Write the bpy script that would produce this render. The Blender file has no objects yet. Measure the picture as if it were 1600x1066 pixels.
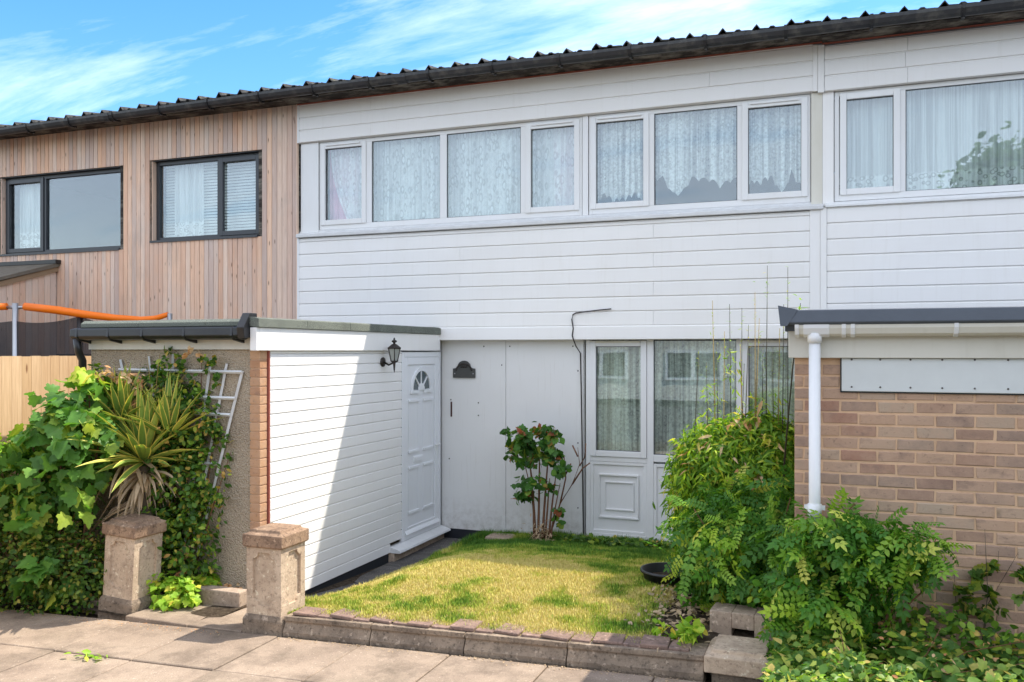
import bpy, math, random
import numpy as np
from mathutils import Vector, Matrix
R = math.radians
random.seed(7)
rng = np.random.default_rng(11)
SC = bpy.context.scene
COL = SC.collection

# ------------------------------------------------------------------ camera, sky, sun, exposure
cam = bpy.data.objects.new('camera', bpy.data.cameras.new('camera')); COL.objects.link(cam)
cam.location = (0, -9.46, 2.25); cam.rotation_euler = (R(90), 0, R(20.8))
cam.data.lens = 30.375; cam.data.sensor_width = 36; cam.data.shift_y = .009375
cam.data.clip_start = .05; cam.data.clip_end = 1500
SC.camera = cam
SUN = Vector((.50, .413, 1)).normalized()
SC.view_settings.view_transform = 'Standard'; SC.view_settings.look = 'None'
SC.view_settings.gamma = 1; SC.view_settings.use_curve_mapping = False
SC.view_settings.exposure = 1.66
world = bpy.data.worlds.new('World'); SC.world = world; world.use_nodes = True
wn, wl = world.node_tree.nodes, world.node_tree.links
wn.clear()
wo = wn.new('ShaderNodeOutputWorld'); bg = wn.new('ShaderNodeBackground'); bg.inputs['Strength'].default_value = .15
sky = wn.new('ShaderNodeTexSky'); sky.sky_type = 'NISHITA'; sky.sun_disc = False
sky.sun_elevation = math.asin(SUN.z); sky.sun_rotation = math.atan2(SUN.x, SUN.y)
sky.air_density = 1.0; sky.dust_density = .4; sky.ozone_density = 2.0
hs = wn.new('ShaderNodeHueSaturation'); hs.inputs['Saturation'].default_value = 1.34; hs.inputs['Value'].default_value = .62
tc = wn.new('ShaderNodeTexCoord'); sp = wn.new('ShaderNodeSeparateXYZ'); wl.new(tc.outputs['Generated'], sp.inputs[0])
# clouds lie on a high flat layer: direction / height
mx = wn.new('ShaderNodeMath'); mx.operation = 'MAXIMUM'; mx.inputs[1].default_value = .04; wl.new(sp.outputs['Z'], mx.inputs[0])
ad = wn.new('ShaderNodeMath'); ad.operation = 'ADD'; ad.inputs[1].default_value = .18; wl.new(mx.outputs[0], ad.inputs[0])
dx = wn.new('ShaderNodeMath'); dx.operation = 'DIVIDE'; wl.new(sp.outputs['X'], dx.inputs[0]); wl.new(ad.outputs[0], dx.inputs[1])
dy = wn.new('ShaderNodeMath'); dy.operation = 'DIVIDE'; wl.new(sp.outputs['Y'], dy.inputs[0]); wl.new(ad.outputs[0], dy.inputs[1])
cb = wn.new('ShaderNodeCombineXYZ'); wl.new(dx.outputs[0], cb.inputs[0]); wl.new(dy.outputs[0], cb.inputs[1])
mp = wn.new('ShaderNodeMapping'); mp.inputs['Rotation'].default_value = (0, 0, R(25)); mp.inputs['Scale'].default_value = (.6, 1.9, 1); mp.inputs['Location'].default_value = (5.3, .6, 0)
wl.new(cb.outputs[0], mp.inputs[0])
nz = wn.new('ShaderNodeTexNoise'); nz.inputs['Scale'].default_value = 1.5; nz.inputs['Detail'].default_value = 9; nz.inputs['Roughness'].default_value = .64; nz.inputs['Distortion'].default_value = .35
wl.new(mp.outputs[0], nz.inputs['Vector'])
cr = wn.new('ShaderNodeValToRGB'); cr.color_ramp.elements[0].position = .46; cr.color_ramp.elements[0].color = (.0, .0, .0, 1)
cr.color_ramp.elements[1].position = .78; cr.color_ramp.elements[1].color = (.44, .44, .44, 1)
# more cloud on the street side of the sky, as the window reflections show
cv = wn.new('ShaderNodeMapRange'); cv.interpolation_type = 'SMOOTHSTEP'; cv.inputs['From Min'].default_value = .55; cv.inputs['From Max'].default_value = -.35
cv.inputs['To Min'].default_value = 0; cv.inputs['To Max'].default_value = .34; wl.new(sp.outputs['Y'], cv.inputs['Value'])
ca = wn.new('ShaderNodeMath'); ca.operation = 'ADD'; wl.new(nz.outputs[0], ca.inputs[0]); wl.new(cv.outputs[0], ca.inputs[1])
wl.new(ca.outputs[0], cr.inputs[0])
mixc = wn.new('ShaderNodeMixRGB'); mixc.inputs['Color2'].default_value = (6.3, 6.2, 6.1, 1)
wl.new(sky.outputs[0], hs.inputs['Color']); wl.new(hs.outputs[0], mixc.inputs['Color1']); wl.new(cr.outputs[0], mixc.inputs['Fac'])
wl.new(mixc.outputs[0], bg.inputs['Color']); wl.new(bg.outputs[0], wo.inputs['Surface'])
sun = bpy.data.objects.new('sun', bpy.data.lights.new('sun', 'SUN')); COL.objects.link(sun)
sun.data.energy = 2.2; sun.data.angle = R(.55); sun.data.color = (1, .93, .82)
sun.rotation_euler = SUN.to_track_quat('Z', 'Y').to_euler()

# ------------------------------------------------------------------ helpers
def srgb(r, g, b):
    f = lambda c: (c/255/12.92 if c/255 <= .04045 else ((c/255+.055)/1.055)**2.4)
    return (f(r), f(g), f(b), 1)

class MB:
    def __init__(s): s.v = []; s.f = []; s.sm = []
    def add(s, vs, fs, smooth=False):
        o = len(s.v); s.v += [tuple(p) for p in vs]; s.f += [tuple(i+o for i in f) for f in fs]; s.sm += [smooth]*len(fs); return s
    def box(s, x0, x1, y0, y1, z0, z1):
        v = [(x, y, z) for z in (z0, z1) for y in (y0, y1) for x in (x0, x1)]
        return s.add(v, [(0, 2, 3, 1), (4, 5, 7, 6), (0, 1, 5, 4), (2, 6, 7, 3), (0, 4, 6, 2), (1, 3, 7, 5)])
    def prism(s, prof, a0, a1, axis='x'):
        # prof: list of 2D points; x axis -> (y,z), y axis -> (x,z), z axis -> (x,y)
        n = len(prof)
        def P(a, p):
            return {'x': (a, p[0], p[1]), 'y': (p[0], a, p[1]), 'z': (p[0], p[1], a)}[axis]
        v = [P(a0, p) for p in prof]+[P(a1, p) for p in prof]
        f = [tuple(range(n))[::-1], tuple(range(n, 2*n))]+[(i, (i+1) % n, n+(i+1) % n, n+i) for i in range(n)]
        return s.add(v, f)
    def tube(s, pts, r, seg=8, cap=True, smooth=True):
        pts = [Vector(p) for p in pts]; n = len(pts)
        rs = r if isinstance(r, (list, tuple)) else [r]*n
        o = []
        for i, p in enumerate(pts):
            d = (pts[min(i+1, n-1)]-pts[max(i-1, 0)]).normalized()
            a = d.cross(Vector((0, 0, 1)) if abs(d.z) < .9 else Vector((1, 0, 0))).normalized(); b = d.cross(a)
            for k in range(seg):
                t = 2*math.pi*k/seg; o.append(p+(a*math.cos(t)+b*math.sin(t))*rs[i])
        f = [(i*seg+k, i*seg+(k+1) % seg, (i+1)*seg+(k+1) % seg, (i+1)*seg+k) for i in range(n-1) for k in range(seg)]
        if cap: f += [tuple(range(seg))[::-1], tuple(range((n-1)*seg, n*seg))]
        return s.add(o, f, smooth)
    def lathe(s, c, prof, seg=16, axis='z', smooth=True, ph=0):
        o = []
        for r, h in prof:
            for k in range(seg):
                t = 2*math.pi*k/seg+ph; a, b = r*math.cos(t), r*math.sin(t)
                o.append({'z': (c[0]+a, c[1]+b, c[2]+h), 'x': (c[0]+h, c[1]+a, c[2]+b), 'y': (c[0]+a, c[1]+h, c[2]+b)}[axis])
        n = len(prof)
        f = [(i*seg+k, i*seg+(k+1) % seg, (i+1)*seg+(k+1) % seg, (i+1)*seg+k) for i in range(n-1) for k in range(seg)]
        return s.add(o, f, smooth)
    def mesh(s, name, mat):
        me = bpy.data.meshes.new(name); me.from_pydata(s.v, [], s.f); me.update()
        if any(s.sm): me.polygons.foreach_set('use_smooth', s.sm)
        if mat: me.materials.append(mat)
        return me
    def build(s, name, mat, parent=None, bevel=0, **kw):
        return link(name, s.mesh(name, mat), parent, bevel=bevel, **kw)
def link(name, me, parent=None, label=None, cat=None, group=None, kind=None, bevel=0, loc=None):
    o = bpy.data.objects.new(name, me); COL.objects.link(o)
    if parent: o.parent = parent
    if loc: o.location = loc
    if bevel:
        m = o.modifiers.new('bevel', 'BEVEL'); m.width = bevel; m.segments = 2; m.limit_method = 'ANGLE'; m.angle_limit = R(40)
    return tag(o, label, cat, group, kind)
def tag(o, label=None, cat=None, group=None, kind=None):
    for k, v in (('label', label), ('category', cat), ('group', group), ('kind', kind)):
        if v: o[k] = v
    return o
def thing(name, label, cat, group=None, loc=(0, 0, 0)):
    o = bpy.data.objects.new(name, None); COL.objects.link(o); o.location = loc; o.empty_display_size = .1
    return tag(o, label, cat, group)
def BX(name, mat, parent, *b, bevel=0, **kw): return MB().box(*b).build(name, mat, parent, bevel, **kw)

# value noise for terrain / lawn colour
_g = rng.random((64, 64))
def vnoise(x, y, s):
    x = np.asarray(x)*s+20; y = np.asarray(y)*s+20
    xi = np.floor(x).astype(int); yi = np.floor(y).astype(int); fx = x-xi; fy = y-yi
    fx = fx*fx*(3-2*fx); fy = fy*fy*(3-2*fy)
    a = _g[xi % 64, yi % 64]; b = _g[(xi+1) % 64, yi % 64]; c = _g[xi % 64, (yi+1) % 64]; d = _g[(xi+1) % 64, (yi+1) % 64]
    return (a*(1-fx)+b*fx)*(1-fy)+(c*(1-fx)+d*fx)*fy

# ------------------------------------------------------------------ materials
class N:
    def __init__(s, name):
        s.m = bpy.data.materials.new(name); s.m.use_nodes = True; s.t = s.m.node_tree; s.n = s.t.nodes; s.l = s.t.links
        s.b = s.n['Principled BSDF']; s.out = s.n['Material Output']
        g = s.n.new('ShaderNodeNewGeometry'); s.pos = g.outputs['Position']; s.geo = g
        s.oi = s.n.new('ShaderNodeObjectInfo')
        s._off = None
    def off(s):          # position shifted per object so that pieces do not share one pattern
        if s._off is None:
            m = s.n.new('ShaderNodeVectorMath'); m.operation = 'MULTIPLY_ADD'
            cx = s.n.new('ShaderNodeCombineXYZ')
            for i in range(3): s.l.new(s.oi.outputs['Random'], cx.inputs[i])
            m.inputs[1].default_value = (31, 17, 23); s.l.new(cx.outputs[0], m.inputs[0]); s.l.new(s.pos, m.inputs[2]); s._off = m.outputs[0]
        return s._off
    def scale(s, vec, sc):
        m = s.n.new('ShaderNodeVectorMath'); m.operation = 'MULTIPLY'; m.inputs[1].default_value = sc; s.l.new(vec, m.inputs[0]); return m.outputs[0]
    def noise(s, sc=5, det=5, rough=.55, vec=None, dist=0):
        n = s.n.new('ShaderNodeTexNoise'); n.inputs['Scale'].default_value = sc; n.inputs['Detail'].default_value = det
        n.inputs['Roughness'].default_value = rough; n.inputs['Distortion'].default_value = dist
        s.l.new(vec if vec is not None else s.pos, n.inputs['Vector']); return n.outputs[0]
    def voro(s, sc, vec=None, feat='F1', out='Distance'):
        n = s.n.new('ShaderNodeTexVoronoi'); n.inputs['Scale'].default_value = sc; n.feature = feat
        s.l.new(vec if vec is not None else s.pos, n.inputs['Vector']); return n.outputs[out]
    def ramp(s, fac, stops, interp='LINEAR'):
        r = s.n.new('ShaderNodeValToRGB'); r.color_ramp.interpolation = interp; e = r.color_ramp.elements
        while len(e) < len(stops): e.new(.5)
        for i, (p, c) in enumerate(stops):
            e[i].position = p; e[i].color = (c, c, c, 1) if isinstance(c, (int, float)) else (tuple(c)+(1,))[:4]
        s.l.new(fac, r.inputs[0]); return r.outputs[0]
    def mix(s, fac, a, b, mode='MIX'):
        m = s.n.new('ShaderNodeMixRGB'); m.blend_type = mode
        for k, v in (('Fac', fac), ('Color1', a), ('Color2', b)):
            if isinstance(v, (int, float)): m.inputs[k].default_value = v if k == 'Fac' else (v, v, v, 1)
            elif isinstance(v, tuple): m.inputs[k].default_value = (tuple(v)+(1,))[:4]
            else: s.l.new(v, m.inputs[k])
        return m.outputs[0]
    def math(s, op, a, b=0):
        m = s.n.new('ShaderNodeMath'); m.operation = op
        for i, v in enumerate((a, b)):
            if isinstance(v, (int, float)): m.inputs[i].default_value = v
            else: s.l.new(v, m.inputs[i])
        return m.outputs[0]
    def sep(s, vec, i):
        n = s.n.new('ShaderNodeSeparateXYZ'); s.l.new(vec, n.inputs[0]); return n.outputs[i]
    def attr(s, name):
        a = s.n.new('ShaderNodeAttribute'); a.attribute_name = name; return a
    def bump(s, h, st=.3, dist=.01):
        b = s.n.new('ShaderNodeBump'); b.inputs['Strength'].default_value = st; b.inputs['Distance'].default_value = dist
        s.l.new(h, b.inputs['Height']); s.l.new(b.outputs[0], s.b.inputs['Normal']); return s
    def col(s, c):
        if isinstance(c, tuple): s.b.inputs['Base Color'].default_value = (tuple(c)+(1,))[:4]
        else: s.l.new(c, s.b.inputs['Base Color'])
        return s
    def rough(s, r, spec=None, metal=None):
        if isinstance(r, (int, float)): s.b.inputs['Roughness'].default_value = r
        else: s.l.new(r, s.b.inputs['Roughness'])
        if spec is not None: s.b.inputs['Specular IOR Level'].default_value = spec
        if metal is not None: s.b.inputs['Metallic'].default_value = metal
        return s

def m_pvc(name, base, dirt=.25, tint=(.55, .5, .4)):
    n = N(name); d = n.noise(2.2, 6, .6, n.scale(n.pos, (1, 1, .5))); f = n.ramp(d, [(.45, 0), (.8, dirt)])
    c = n.mix(f, base, tint)
    v = n.ramp(n.oi.outputs['Random'], [(0, .965), (1, 1.0)])
    c = n.mix(1.0, c, v, 'MULTIPLY')
    st = n.noise(9, 5, .6, n.scale(n.pos, (2.5, 2.5, .16))); c = n.mix(n.ramp(st, [(.55, 0), (.80, .13)]), c, tint); c = n.mix(n.ramp(n.noise(14, 6, .7, n.scale(n.pos, (.5, .5, 3))), [(.62, 0), (.75, .12)]), c, tint)
    n.col(c).rough(.38, .4).bump(n.noise(60, 3, .5, n.scale(n.pos, (.15, .15, 1))), .05, .004); return n.m
PVC = m_pvc('white_pvc_cladding', (.85, .83, .80), .10)
PVCF = m_pvc('white_upvc_frame', (.80, .80, .79), .18)
PVCC = m_pvc('cream_upvc', (.70, .67, .58), .3, (.35, .30, .18))
DOORW = m_pvc('white_door', (.80, .81, .82), .06)
def m_panel():
    n = N('painted_wall_panel'); z = n.sep(n.pos, 2)
    base = n.mix(n.ramp(n.noise(1.6, 6, .6), [(.4, 0), (.8, .3)]), (.76, .75, .725), (.66, .64, .61))
    low = n.ramp(z, [(.10, 1), (.55, 0)])
    st = n.math('MULTIPLY', low, n.ramp(n.noise(14, 6, .65), [(.42, 0), (.7, 1)]))
    c = n.mix(n.math('MULTIPLY', st, .6), base, (.36, .32, .26))
    sp = n.ramp(n.noise(5.5, 3, .5), [(.70, 0), (.76, .35)]); c = n.mix(sp, c, (.45, .37, .28))
    dr = n.ramp(n.noise(7, 4, .6, n.scale(n.pos, (4, 4, .25))), [(.58, 0), (.75, .25)]); c = n.mix(dr, c, (.52, .48, .42))
    n.col(c).rough(.6, .3).bump(n.noise(30, 5), .12, .004); return n.m
PANEL = m_panel()
def m_simple(name, c, r=.6, spec=.4, metal=0, nb=30, bs=.2, var=.25, dark=None):
    n = N(name); dk = dark or tuple(x*.6 for x in c[:3])
    n.col(n.mix(n.ramp(n.noise(8, 6, .6), [(.35, 0), (.75, var)]), c[:3], dk)).rough(r, spec, metal).bump(n.noise(nb, 6, .6), bs, .005); return n.m
DARKP = m_simple('dark_plinth_paint', (.025, .028, .035), .5)
GREYF = m_simple('anthracite_frame', (.035, .038, .045), .35, .5, 0, 30, .02, .1)
def m_timber():
    n = N('larch_board'); v = n.off()
    r = n.oi.outputs['Random']
    base = n.ramp(r, [(0, srgb(238, 194, 162)), (.2, srgb(244, 208, 180)), (.4, srgb(226, 180, 150)), (.55, srgb(218, 196, 182)), (.7, srgb(244, 214, 190)), (.85, srgb(204, 182, 170)), (1, srgb(236, 190, 158))])
    grain = n.noise(30, 6, .65, n.scale(v, (3, 3, .12)), .6)
    c = n.mix(n.ramp(grain, [(.35, .35), (.62, 0)]), base, srgb(165, 125, 98))
    grey = n.ramp(n.noise(1.1, 5, .6, n.scale(n.pos, (1.3, 1, .6))), [(.45, 0), (.70, .5)]); c = n.mix(grey, c, srgb(205, 198, 190)); c = n.mix(n.ramp(n.noise(2.3, 5, .6, n.scale(n.pos, (1.6, 1, .35))), [(.55, 0), (.72, .45)]), c, srgb(150, 138, 130))
    kn = n.voro(1.0, n.scale(v, (14, 14, 3.2))); c = n.mix(n.ramp(kn, [(.05, .85), (.13, 0)]), c, srgb(95, 62, 42))
    n.col(c).rough(.75, .2).bump(grain, .25, .004); return n.m
TIMBER = m_timber()
def m_fence():
    n = N('fence_board'); v = n.off(); base = n.ramp(n.oi.outputs['Random'], [(0, srgb(206, 172, 130)), (1, srgb(222, 190, 150))])
    g = n.noise(25, 6, .65, n.scale(v, (3, 3, .12)), .5); c = n.mix(n.ramp(g, [(.35, .4), (.65, 0)]), base, srgb(165, 122, 84))
    kn = n.voro(1.0, n.scale(v, (9, 9, 2.2))); c = n.mix(n.ramp(kn, [(.05, .8), (.12, 0)]), c, srgb(110, 65, 35))
    n.col(c).rough(.8, .2).bump(g, .3, .004); return n.m
FENCE = m_fence()
def m_brick(name, stops):
    n = N(name); v = n.off(); base = n.ramp(n.oi.outputs['Random'], stops)
    c = n.mix(n.ramp(n.noise(11, 6, .65, v), [(.35, 0), (.65, .55)]), base, srgb(190, 158, 134)); c = n.mix(n.ramp(n.noise(8, 5, .6, n.scale(v, (1, 1, 1.7))), [(.56, 0), (.70, .5)]), c, srgb(128, 108, 98))
    c = n.mix(n.ramp(n.noise(5, 4, .6), [(.64, 0), (.74, .45)]), c, srgb(118, 100, 55))
    c = n.mix(n.ramp(n.noise(45, 4, .6, v), [(.60, 0), (.72, .5)]), c, srgb(90, 74, 66))
    n.col(c).rough(.9, .15).bump(n.noise(70, 6, .7, v), .6, .006); return n.m
BRICK = m_brick('weathered_brick', [(0, srgb(172, 140, 118)), (.15, srgb(186, 156, 132)), (.3, srgb(146, 124, 110)), (.45, srgb(180, 158, 136)), (.6, srgb(184, 150, 124)), (.78, srgb(136, 110, 98)), (.92, srgb(176, 156, 132)), (.97, srgb(158, 112, 94)), (1, srgb(172, 152, 112))])
BRICKO = m_brick('orange_brick', [(0, srgb(186, 142, 106)), (.5, srgb(196, 156, 120)), (1, srgb(174, 130, 98))])
def m_mortar():
    n = N('mortar'); n.col(n.mix(n.ramp(n.noise(12, 6), [(.35, 0), (.7, .5)]), srgb(216, 180, 146), srgb(188, 154, 124))).rough(.95, .1).bump(n.noise(90, 6, .7), .6, .004); return n.m
MORTAR = m_mortar()
def m_brickwall():
    n = N('brick_side_wall'); t = n.n.new('ShaderNodeTexBrick'); cx = n.n.new('ShaderNodeCombineXYZ')
    n.l.new(n.sep(n.pos, 1), cx.inputs[0]); n.l.new(n.sep(n.pos, 2), cx.inputs[1]); n.l.new(cx.outputs[0], t.inputs['Vector'])
    t.inputs['Scale'].default_value = 1; t.inputs['Brick Width'].default_value = .21; t.inputs['Row Height'].default_value = .0745; t.inputs['Mortar Size'].default_value = .005
    t.inputs['Color1'].default_value = srgb(160, 128, 108); t.inputs['Color2'].default_value = srgb(132, 110, 100); t.inputs['Mortar'].default_value = srgb(186, 150, 122)
    n.col(t.outputs['Color']).rough(.9, .1).bump(t.outputs['Fac'], -.5, .006); return n.m
BRICKSIDE = m_brickwall()
def m_dash():
    n = N('pebble_dash_render'); c = n.mix(n.ramp(n.noise(1.5, 6, .6), [(.35, 0), (.7, .8)]), srgb(182, 166, 144), srgb(146, 132, 115))
    c = n.mix(n.ramp(n.voro(95), [(.1, .5), (.5, 0)]), c, srgb(205, 192, 170)); c = n.mix(n.ramp(n.noise(60, 4), [(.55, 0), (.7, .5)]), c, srgb(90, 80, 70))
    n.col(c).rough(.95, .1).bump(n.voro(75), 1.0, .012); return n.m
DASH = m_dash()
def m_felt(name, a, b):
    n = N(name); c = n.mix(n.ramp(n.noise(170, 3, .7), [(.4, 0), (.62, 1)]), a, b); c = n.mix(n.ramp(n.noise(3, 5), [(.5, 0), (.75, .4)]), c, tuple(x*.6 for x in a[:3]))
    n.col(c).rough(.95, .1).bump(n.noise(150, 3), .6, .004); return n.m
FELT = m_felt('green_mineral_felt', srgb(84, 88, 82), srgb(138, 142, 130))
FELTG = m_simple('grey_roof_edge_trim', srgb(84, 90, 98)[:3], .55, .4, 0, 30, .08, .3)
BLACKP = m_simple('black_plastic', (.012, .012, .014), .38, .5, 0, 20, .05, .3, (.05, .05, .045))
GUTB = N('black_gutter'); GUTB.col(GUTB.mix(GUTB.ramp(GUTB.noise(7, 6, .65), [(.5, 0), (.72, .6)]), (.028, .028, .030), (.13, .12, .10))).rough(.42, .5); GUTB = GUTB.m
SOFF = N('dark_stained_fascia'); SOFF.col(SOFF.mix(SOFF.ramp(SOFF.noise(5, 7, .7, SOFF.scale(SOFF.pos, (.6, 1, 3))), [(.45, 0), (.68, .85)]), (.035, .028, .024), (.30, .27, .22))).rough(.8, .2); SOFF = SOFF.m
def m_tile():
    n = N('concrete_roof_tile'); c = n.mix(n.ramp(n.noise(14, 6, .7), [(.4, 0), (.7, .8)]), (.035, .033, .032), (.13, .125, .11))
    c = n.mix(n.ramp(n.noise(6, 4, .6, n.off()), [(.6, 0), (.72, .5)]), c, (.16, .15, .09)); n.col(c).rough(.9, .2).bump(n.noise(60, 6, .7), .6, .006); return n.m
TILE = m_tile()
WTRIM = m_simple('red_undercoat', srgb(165, 95, 80)[:3], .6)
def m_stone(name, a, b, dk, vec=1):
    n = N(name); c = n.mix(n.ramp(n.noise(4, 6, .6, n.off()), [(.35, 0), (.65, 1)]), a, b)
    c = n.mix(n.ramp(n.noise(9, 8, .75, n.off()), [(.50, 0), (.80, .8)]), c, dk)
    c = n.mix(n.ramp(n.noise(38, 6, .75), [(.52, 0), (.66, .75)]), c, dk); c = n.mix(n.ramp(n.noise(26, 4, .6, n.off()), [(.60, 0), (.68, .6)]), c, tuple(min(.85, x*1.5+.05) for x in a[:3]))
    n.col(c).rough(.92, .15).bump(n.noise(60, 8, .75), .7, .008); return n.m
STONE = m_stone('cast_stone', srgb(206, 184, 158), srgb(186, 164, 140), srgb(128, 108, 92))
CAPST = m_stone('weathered_cap_stone', srgb(168, 140, 114), srgb(128, 104, 86), srgb(58, 49, 45))
COPE = m_stone('dirty_wall_stone', srgb(156, 138, 118), srgb(120, 106, 92), srgb(56, 51, 46))
PAVER = m_stone('red_paver', srgb(150, 124, 110), srgb(124, 104, 94), srgb(78, 68, 62))
BLOCK = m_stone('concrete_block', srgb(186, 166, 146), srgb(166, 146, 128), srgb(120, 104, 92))
def m_slab(name, a, b, dk, fleck=.5):
    n = N(name); v = n.ramp(n.oi.outputs['Random'], [(0, .9), (1, 1.06)])
    c = n.mix(n.ramp(n.noise(1.5, 7, .65), [(.35, 0), (.65, 1)]), a, b)
    c = n.mix(n.ramp(n.noise(130, 3, .7), [(.52, 0), (.66, .6)]), c, dk)
    c = n.mix(n.ramp(n.noise(75, 2, .5), [(.66, 0), (.71, fleck)]), c, srgb(228, 212, 192))
    c = n.mix(n.ramp(n.noise(3.2, 8, .72), [(.46, 0), (.70, .8)]), c, dk); c = n.mix(n.ramp(n.noise(1.1, 7, .7, n.off()), [(.50, 0), (.68, .35)]), c, srgb(96, 88, 72))
    pass
    c = n.mix(1.0, c, v, 'MULTIPLY')
    n.col(c).rough(.9, .2).bump(n.noise(140, 5, .75), .6, .005); return n.m
SLAB = m_slab('paving_slab', srgb(172, 153, 133), srgb(150, 132, 115), srgb(104, 91, 79))
SLABD = m_slab('path_slab', srgb(112, 108, 104), srgb(92, 90, 88), srgb(60, 58, 58), .7)
def m_soil():
    n = N('soil'); c = n.mix(n.ramp(n.noise(25, 7, .7), [(.35, 0), (.65, 1)]), (.045, .032, .022), (.13, .10, .07)); n.col(c).rough(1, .1).bump(n.noise(40, 8, .75), 1.0, .03); return n.m
SOIL = m_soil()
ASPH = m_simple('asphalt', (.05, .05, .052), .9, .2, 0, 120, .6, .3)
def m_lawn():
    n = N('lawn_ground'); d = n.attr('dry').outputs['Fac']
    c = n.ramp(d, [(.2, (.09, .13, .03)), (.6, (.26, .24, .08)), (.9, (.42, .33, .14))]); c = n.mix(n.ramp(n.noise(80, 5, .7), [(.4, 0), (.7, .6)]), c, (.14, .11, .06)); n.col(c).rough(1, .05).bump(n.noise(90, 6, .8), .8, .015); return n.m
LAWN = m_lawn()
def m_leaf(name, stops, rough=.45, trans=.35, spec=.4, attr=True, edge=None):
    n = N(name); n.b.inputs['Specular IOR Level'].default_value = spec
    a = n.attr('rnd').outputs['Fac']; f = n.math('FRACT', n.math('ADD', a, n.oi.outputs['Random']))
    stops = [(p, tuple(min(.7, x*1.25) for x in q)) for p, q in stops]
    c = n.ramp(f, stops)
    c = n.mix(n.ramp(n.noise(40, 3, .6), [(.4, 0), (.7, .25)]), c, tuple(x*.55 for x in stops[0][1][:3]))
    if edge:
        e = n.attr('edge').outputs['Fac']; c = n.mix(n.ramp(e, [(.45, 0), (.62, 1)]), c, edge)
    c = n.mix(1.0, c, (1.22, 1.06, .72), 'MULTIPLY') if name not in ('dead_yucca_leaf', 'dry_leaf') else c
    n.col(c).rough(max(rough, .45)); n.b.inputs['Specular IOR Level'].default_value = .28
    t = n.n.new('ShaderNodeBsdfTranslucent'); tcx = n.mix(1.0, c, (1.6, 1.7, .7), 'MULTIPLY'); n.l.new(tcx, t.inputs[0])
    ms = n.n.new('ShaderNodeMixShader'); ms.inputs[0].default_value = trans
    n.l.new(n.b.outputs[0], ms.inputs[1]); n.l.new(t.outputs[0], ms.inputs[2]); n.l.new(ms.outputs[0], n.out.inputs[0]); return n.m
G = lambda *c: tuple(c)
L_SYC = m_leaf('sycamore_leaf', [(0, (.05, .13, .035)), (.4, (.07, .19, .045)), (.75, (.10, .24, .06)), (.9, (.20, .33, .07)), (1, (.30, .38, .08))])
L_IVY = m_leaf('hedge_leaf', [(0, (.03, .075, .02)), (.45, (.05, .12, .025)), (.72, (.10, .18, .035)), (.9, (.20, .25, .06)), (1, (.32, .24, .10))])
L_CLM = m_leaf('climber_leaf', [(0, (.03, .08, .02)), (.45, (.055, .14, .03)), (.75, (.12, .24, .04)), (.9, (.26, .34, .06)), (1, (.42, .26, .12))])
L_YUC = m_leaf('yucca_leaf', [(0, (.10, .19, .06)), (.5, (.16, .26, .07)), (.8, (.24, .33, .09)), (1, (.36, .38, .12))], .45, .15, .4, edge=(.66, .60, .20))
L_DEAD = m_leaf('dead_yucca_leaf', [(0, (.28, .20, .13)), (.5, (.38, .28, .18)), (1, (.50, .36, .22))], .8, .15, .2)
L_DRY = m_leaf('dry_leaf', [(0, (.38, .16, .07)), (.4, (.55, .30, .14)), (.7, (.48, .32, .18)), (1, (.62, .42, .25))], .8, .25, .2)
L_LIME = m_leaf('lime_leaf', [(0, (.12, .26, .03)), (.5, (.20, .38, .05)), (.85, (.32, .46, .07)), (1, (.50, .44, .10))])
L_ROSE = m_leaf('rose_leaf', [(0, (.03, .09, .03)), (.5, (.05, .15, .04)), (.75, (.08, .21, .045)), (.86, (.17, .24, .05)), (.93, (.24, .10, .05)), (1, (.22, .05, .05))])
L_BAM = m_leaf('bamboo_leaf', [(0, (.05, .13, .02)), (.35, (.10, .23, .03)), (.65, (.19, .35, .04)), (.9, (.32, .46, .05)), (.97, (.42, .46, .08)), (1, (.50, .44, .20))])
L_SHR = m_leaf('pinnate_leaf', [(0, (.035, .11, .02)), (.35, (.05, .16, .03)), (.68, (.10, .24, .04)), (.88, (.22, .38, .06)), (1, (.46, .52, .16))], .35)
L_BRA = m_leaf('bramble_leaf', [(0, (.04, .11, .03)), (.45, (.08, .18, .045)), (.75, (.17, .28, .07)), (.92, (.34, .40, .13)), (.97, (.42, .40, .18)), (1, (.40, .34, .16))])
L_TREE = m_leaf('tree_leaf', [(0, (.03, .08, .02)), (.6, (.05, .13, .03)), (1, (.09, .18, .04))])
L_GRS = N('grass_blade'); _d = L_GRS.attr('dry').outputs['Fac']
L_GRS.col(L_GRS.ramp(_d, [(.10, (.07, .17, .02)), (.35, (.17, .31, .03)), (.55, (.34, .42, .05)), (.76, (.58, .54, .11)), (1, (.72, .60, .22))])).rough(.6, .2); L_GRS = L_GRS.m
STEM = m_simple('brown_stem', srgb(118, 84, 62)[:3], .8, .2)
STEMG = m_simple('green_cane', srgb(150, 128, 70)[:3], .6, .3)
STEMK = m_simple('dark_cane', (.06, .055, .03), .5, .3)
BARK = m_simple('bark', (.12, .09, .06), .9, .1)
ROOM = m_simple('room_wall', (.16, .17, .18), .9, .1, 0, 10, .02, .1)
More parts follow.
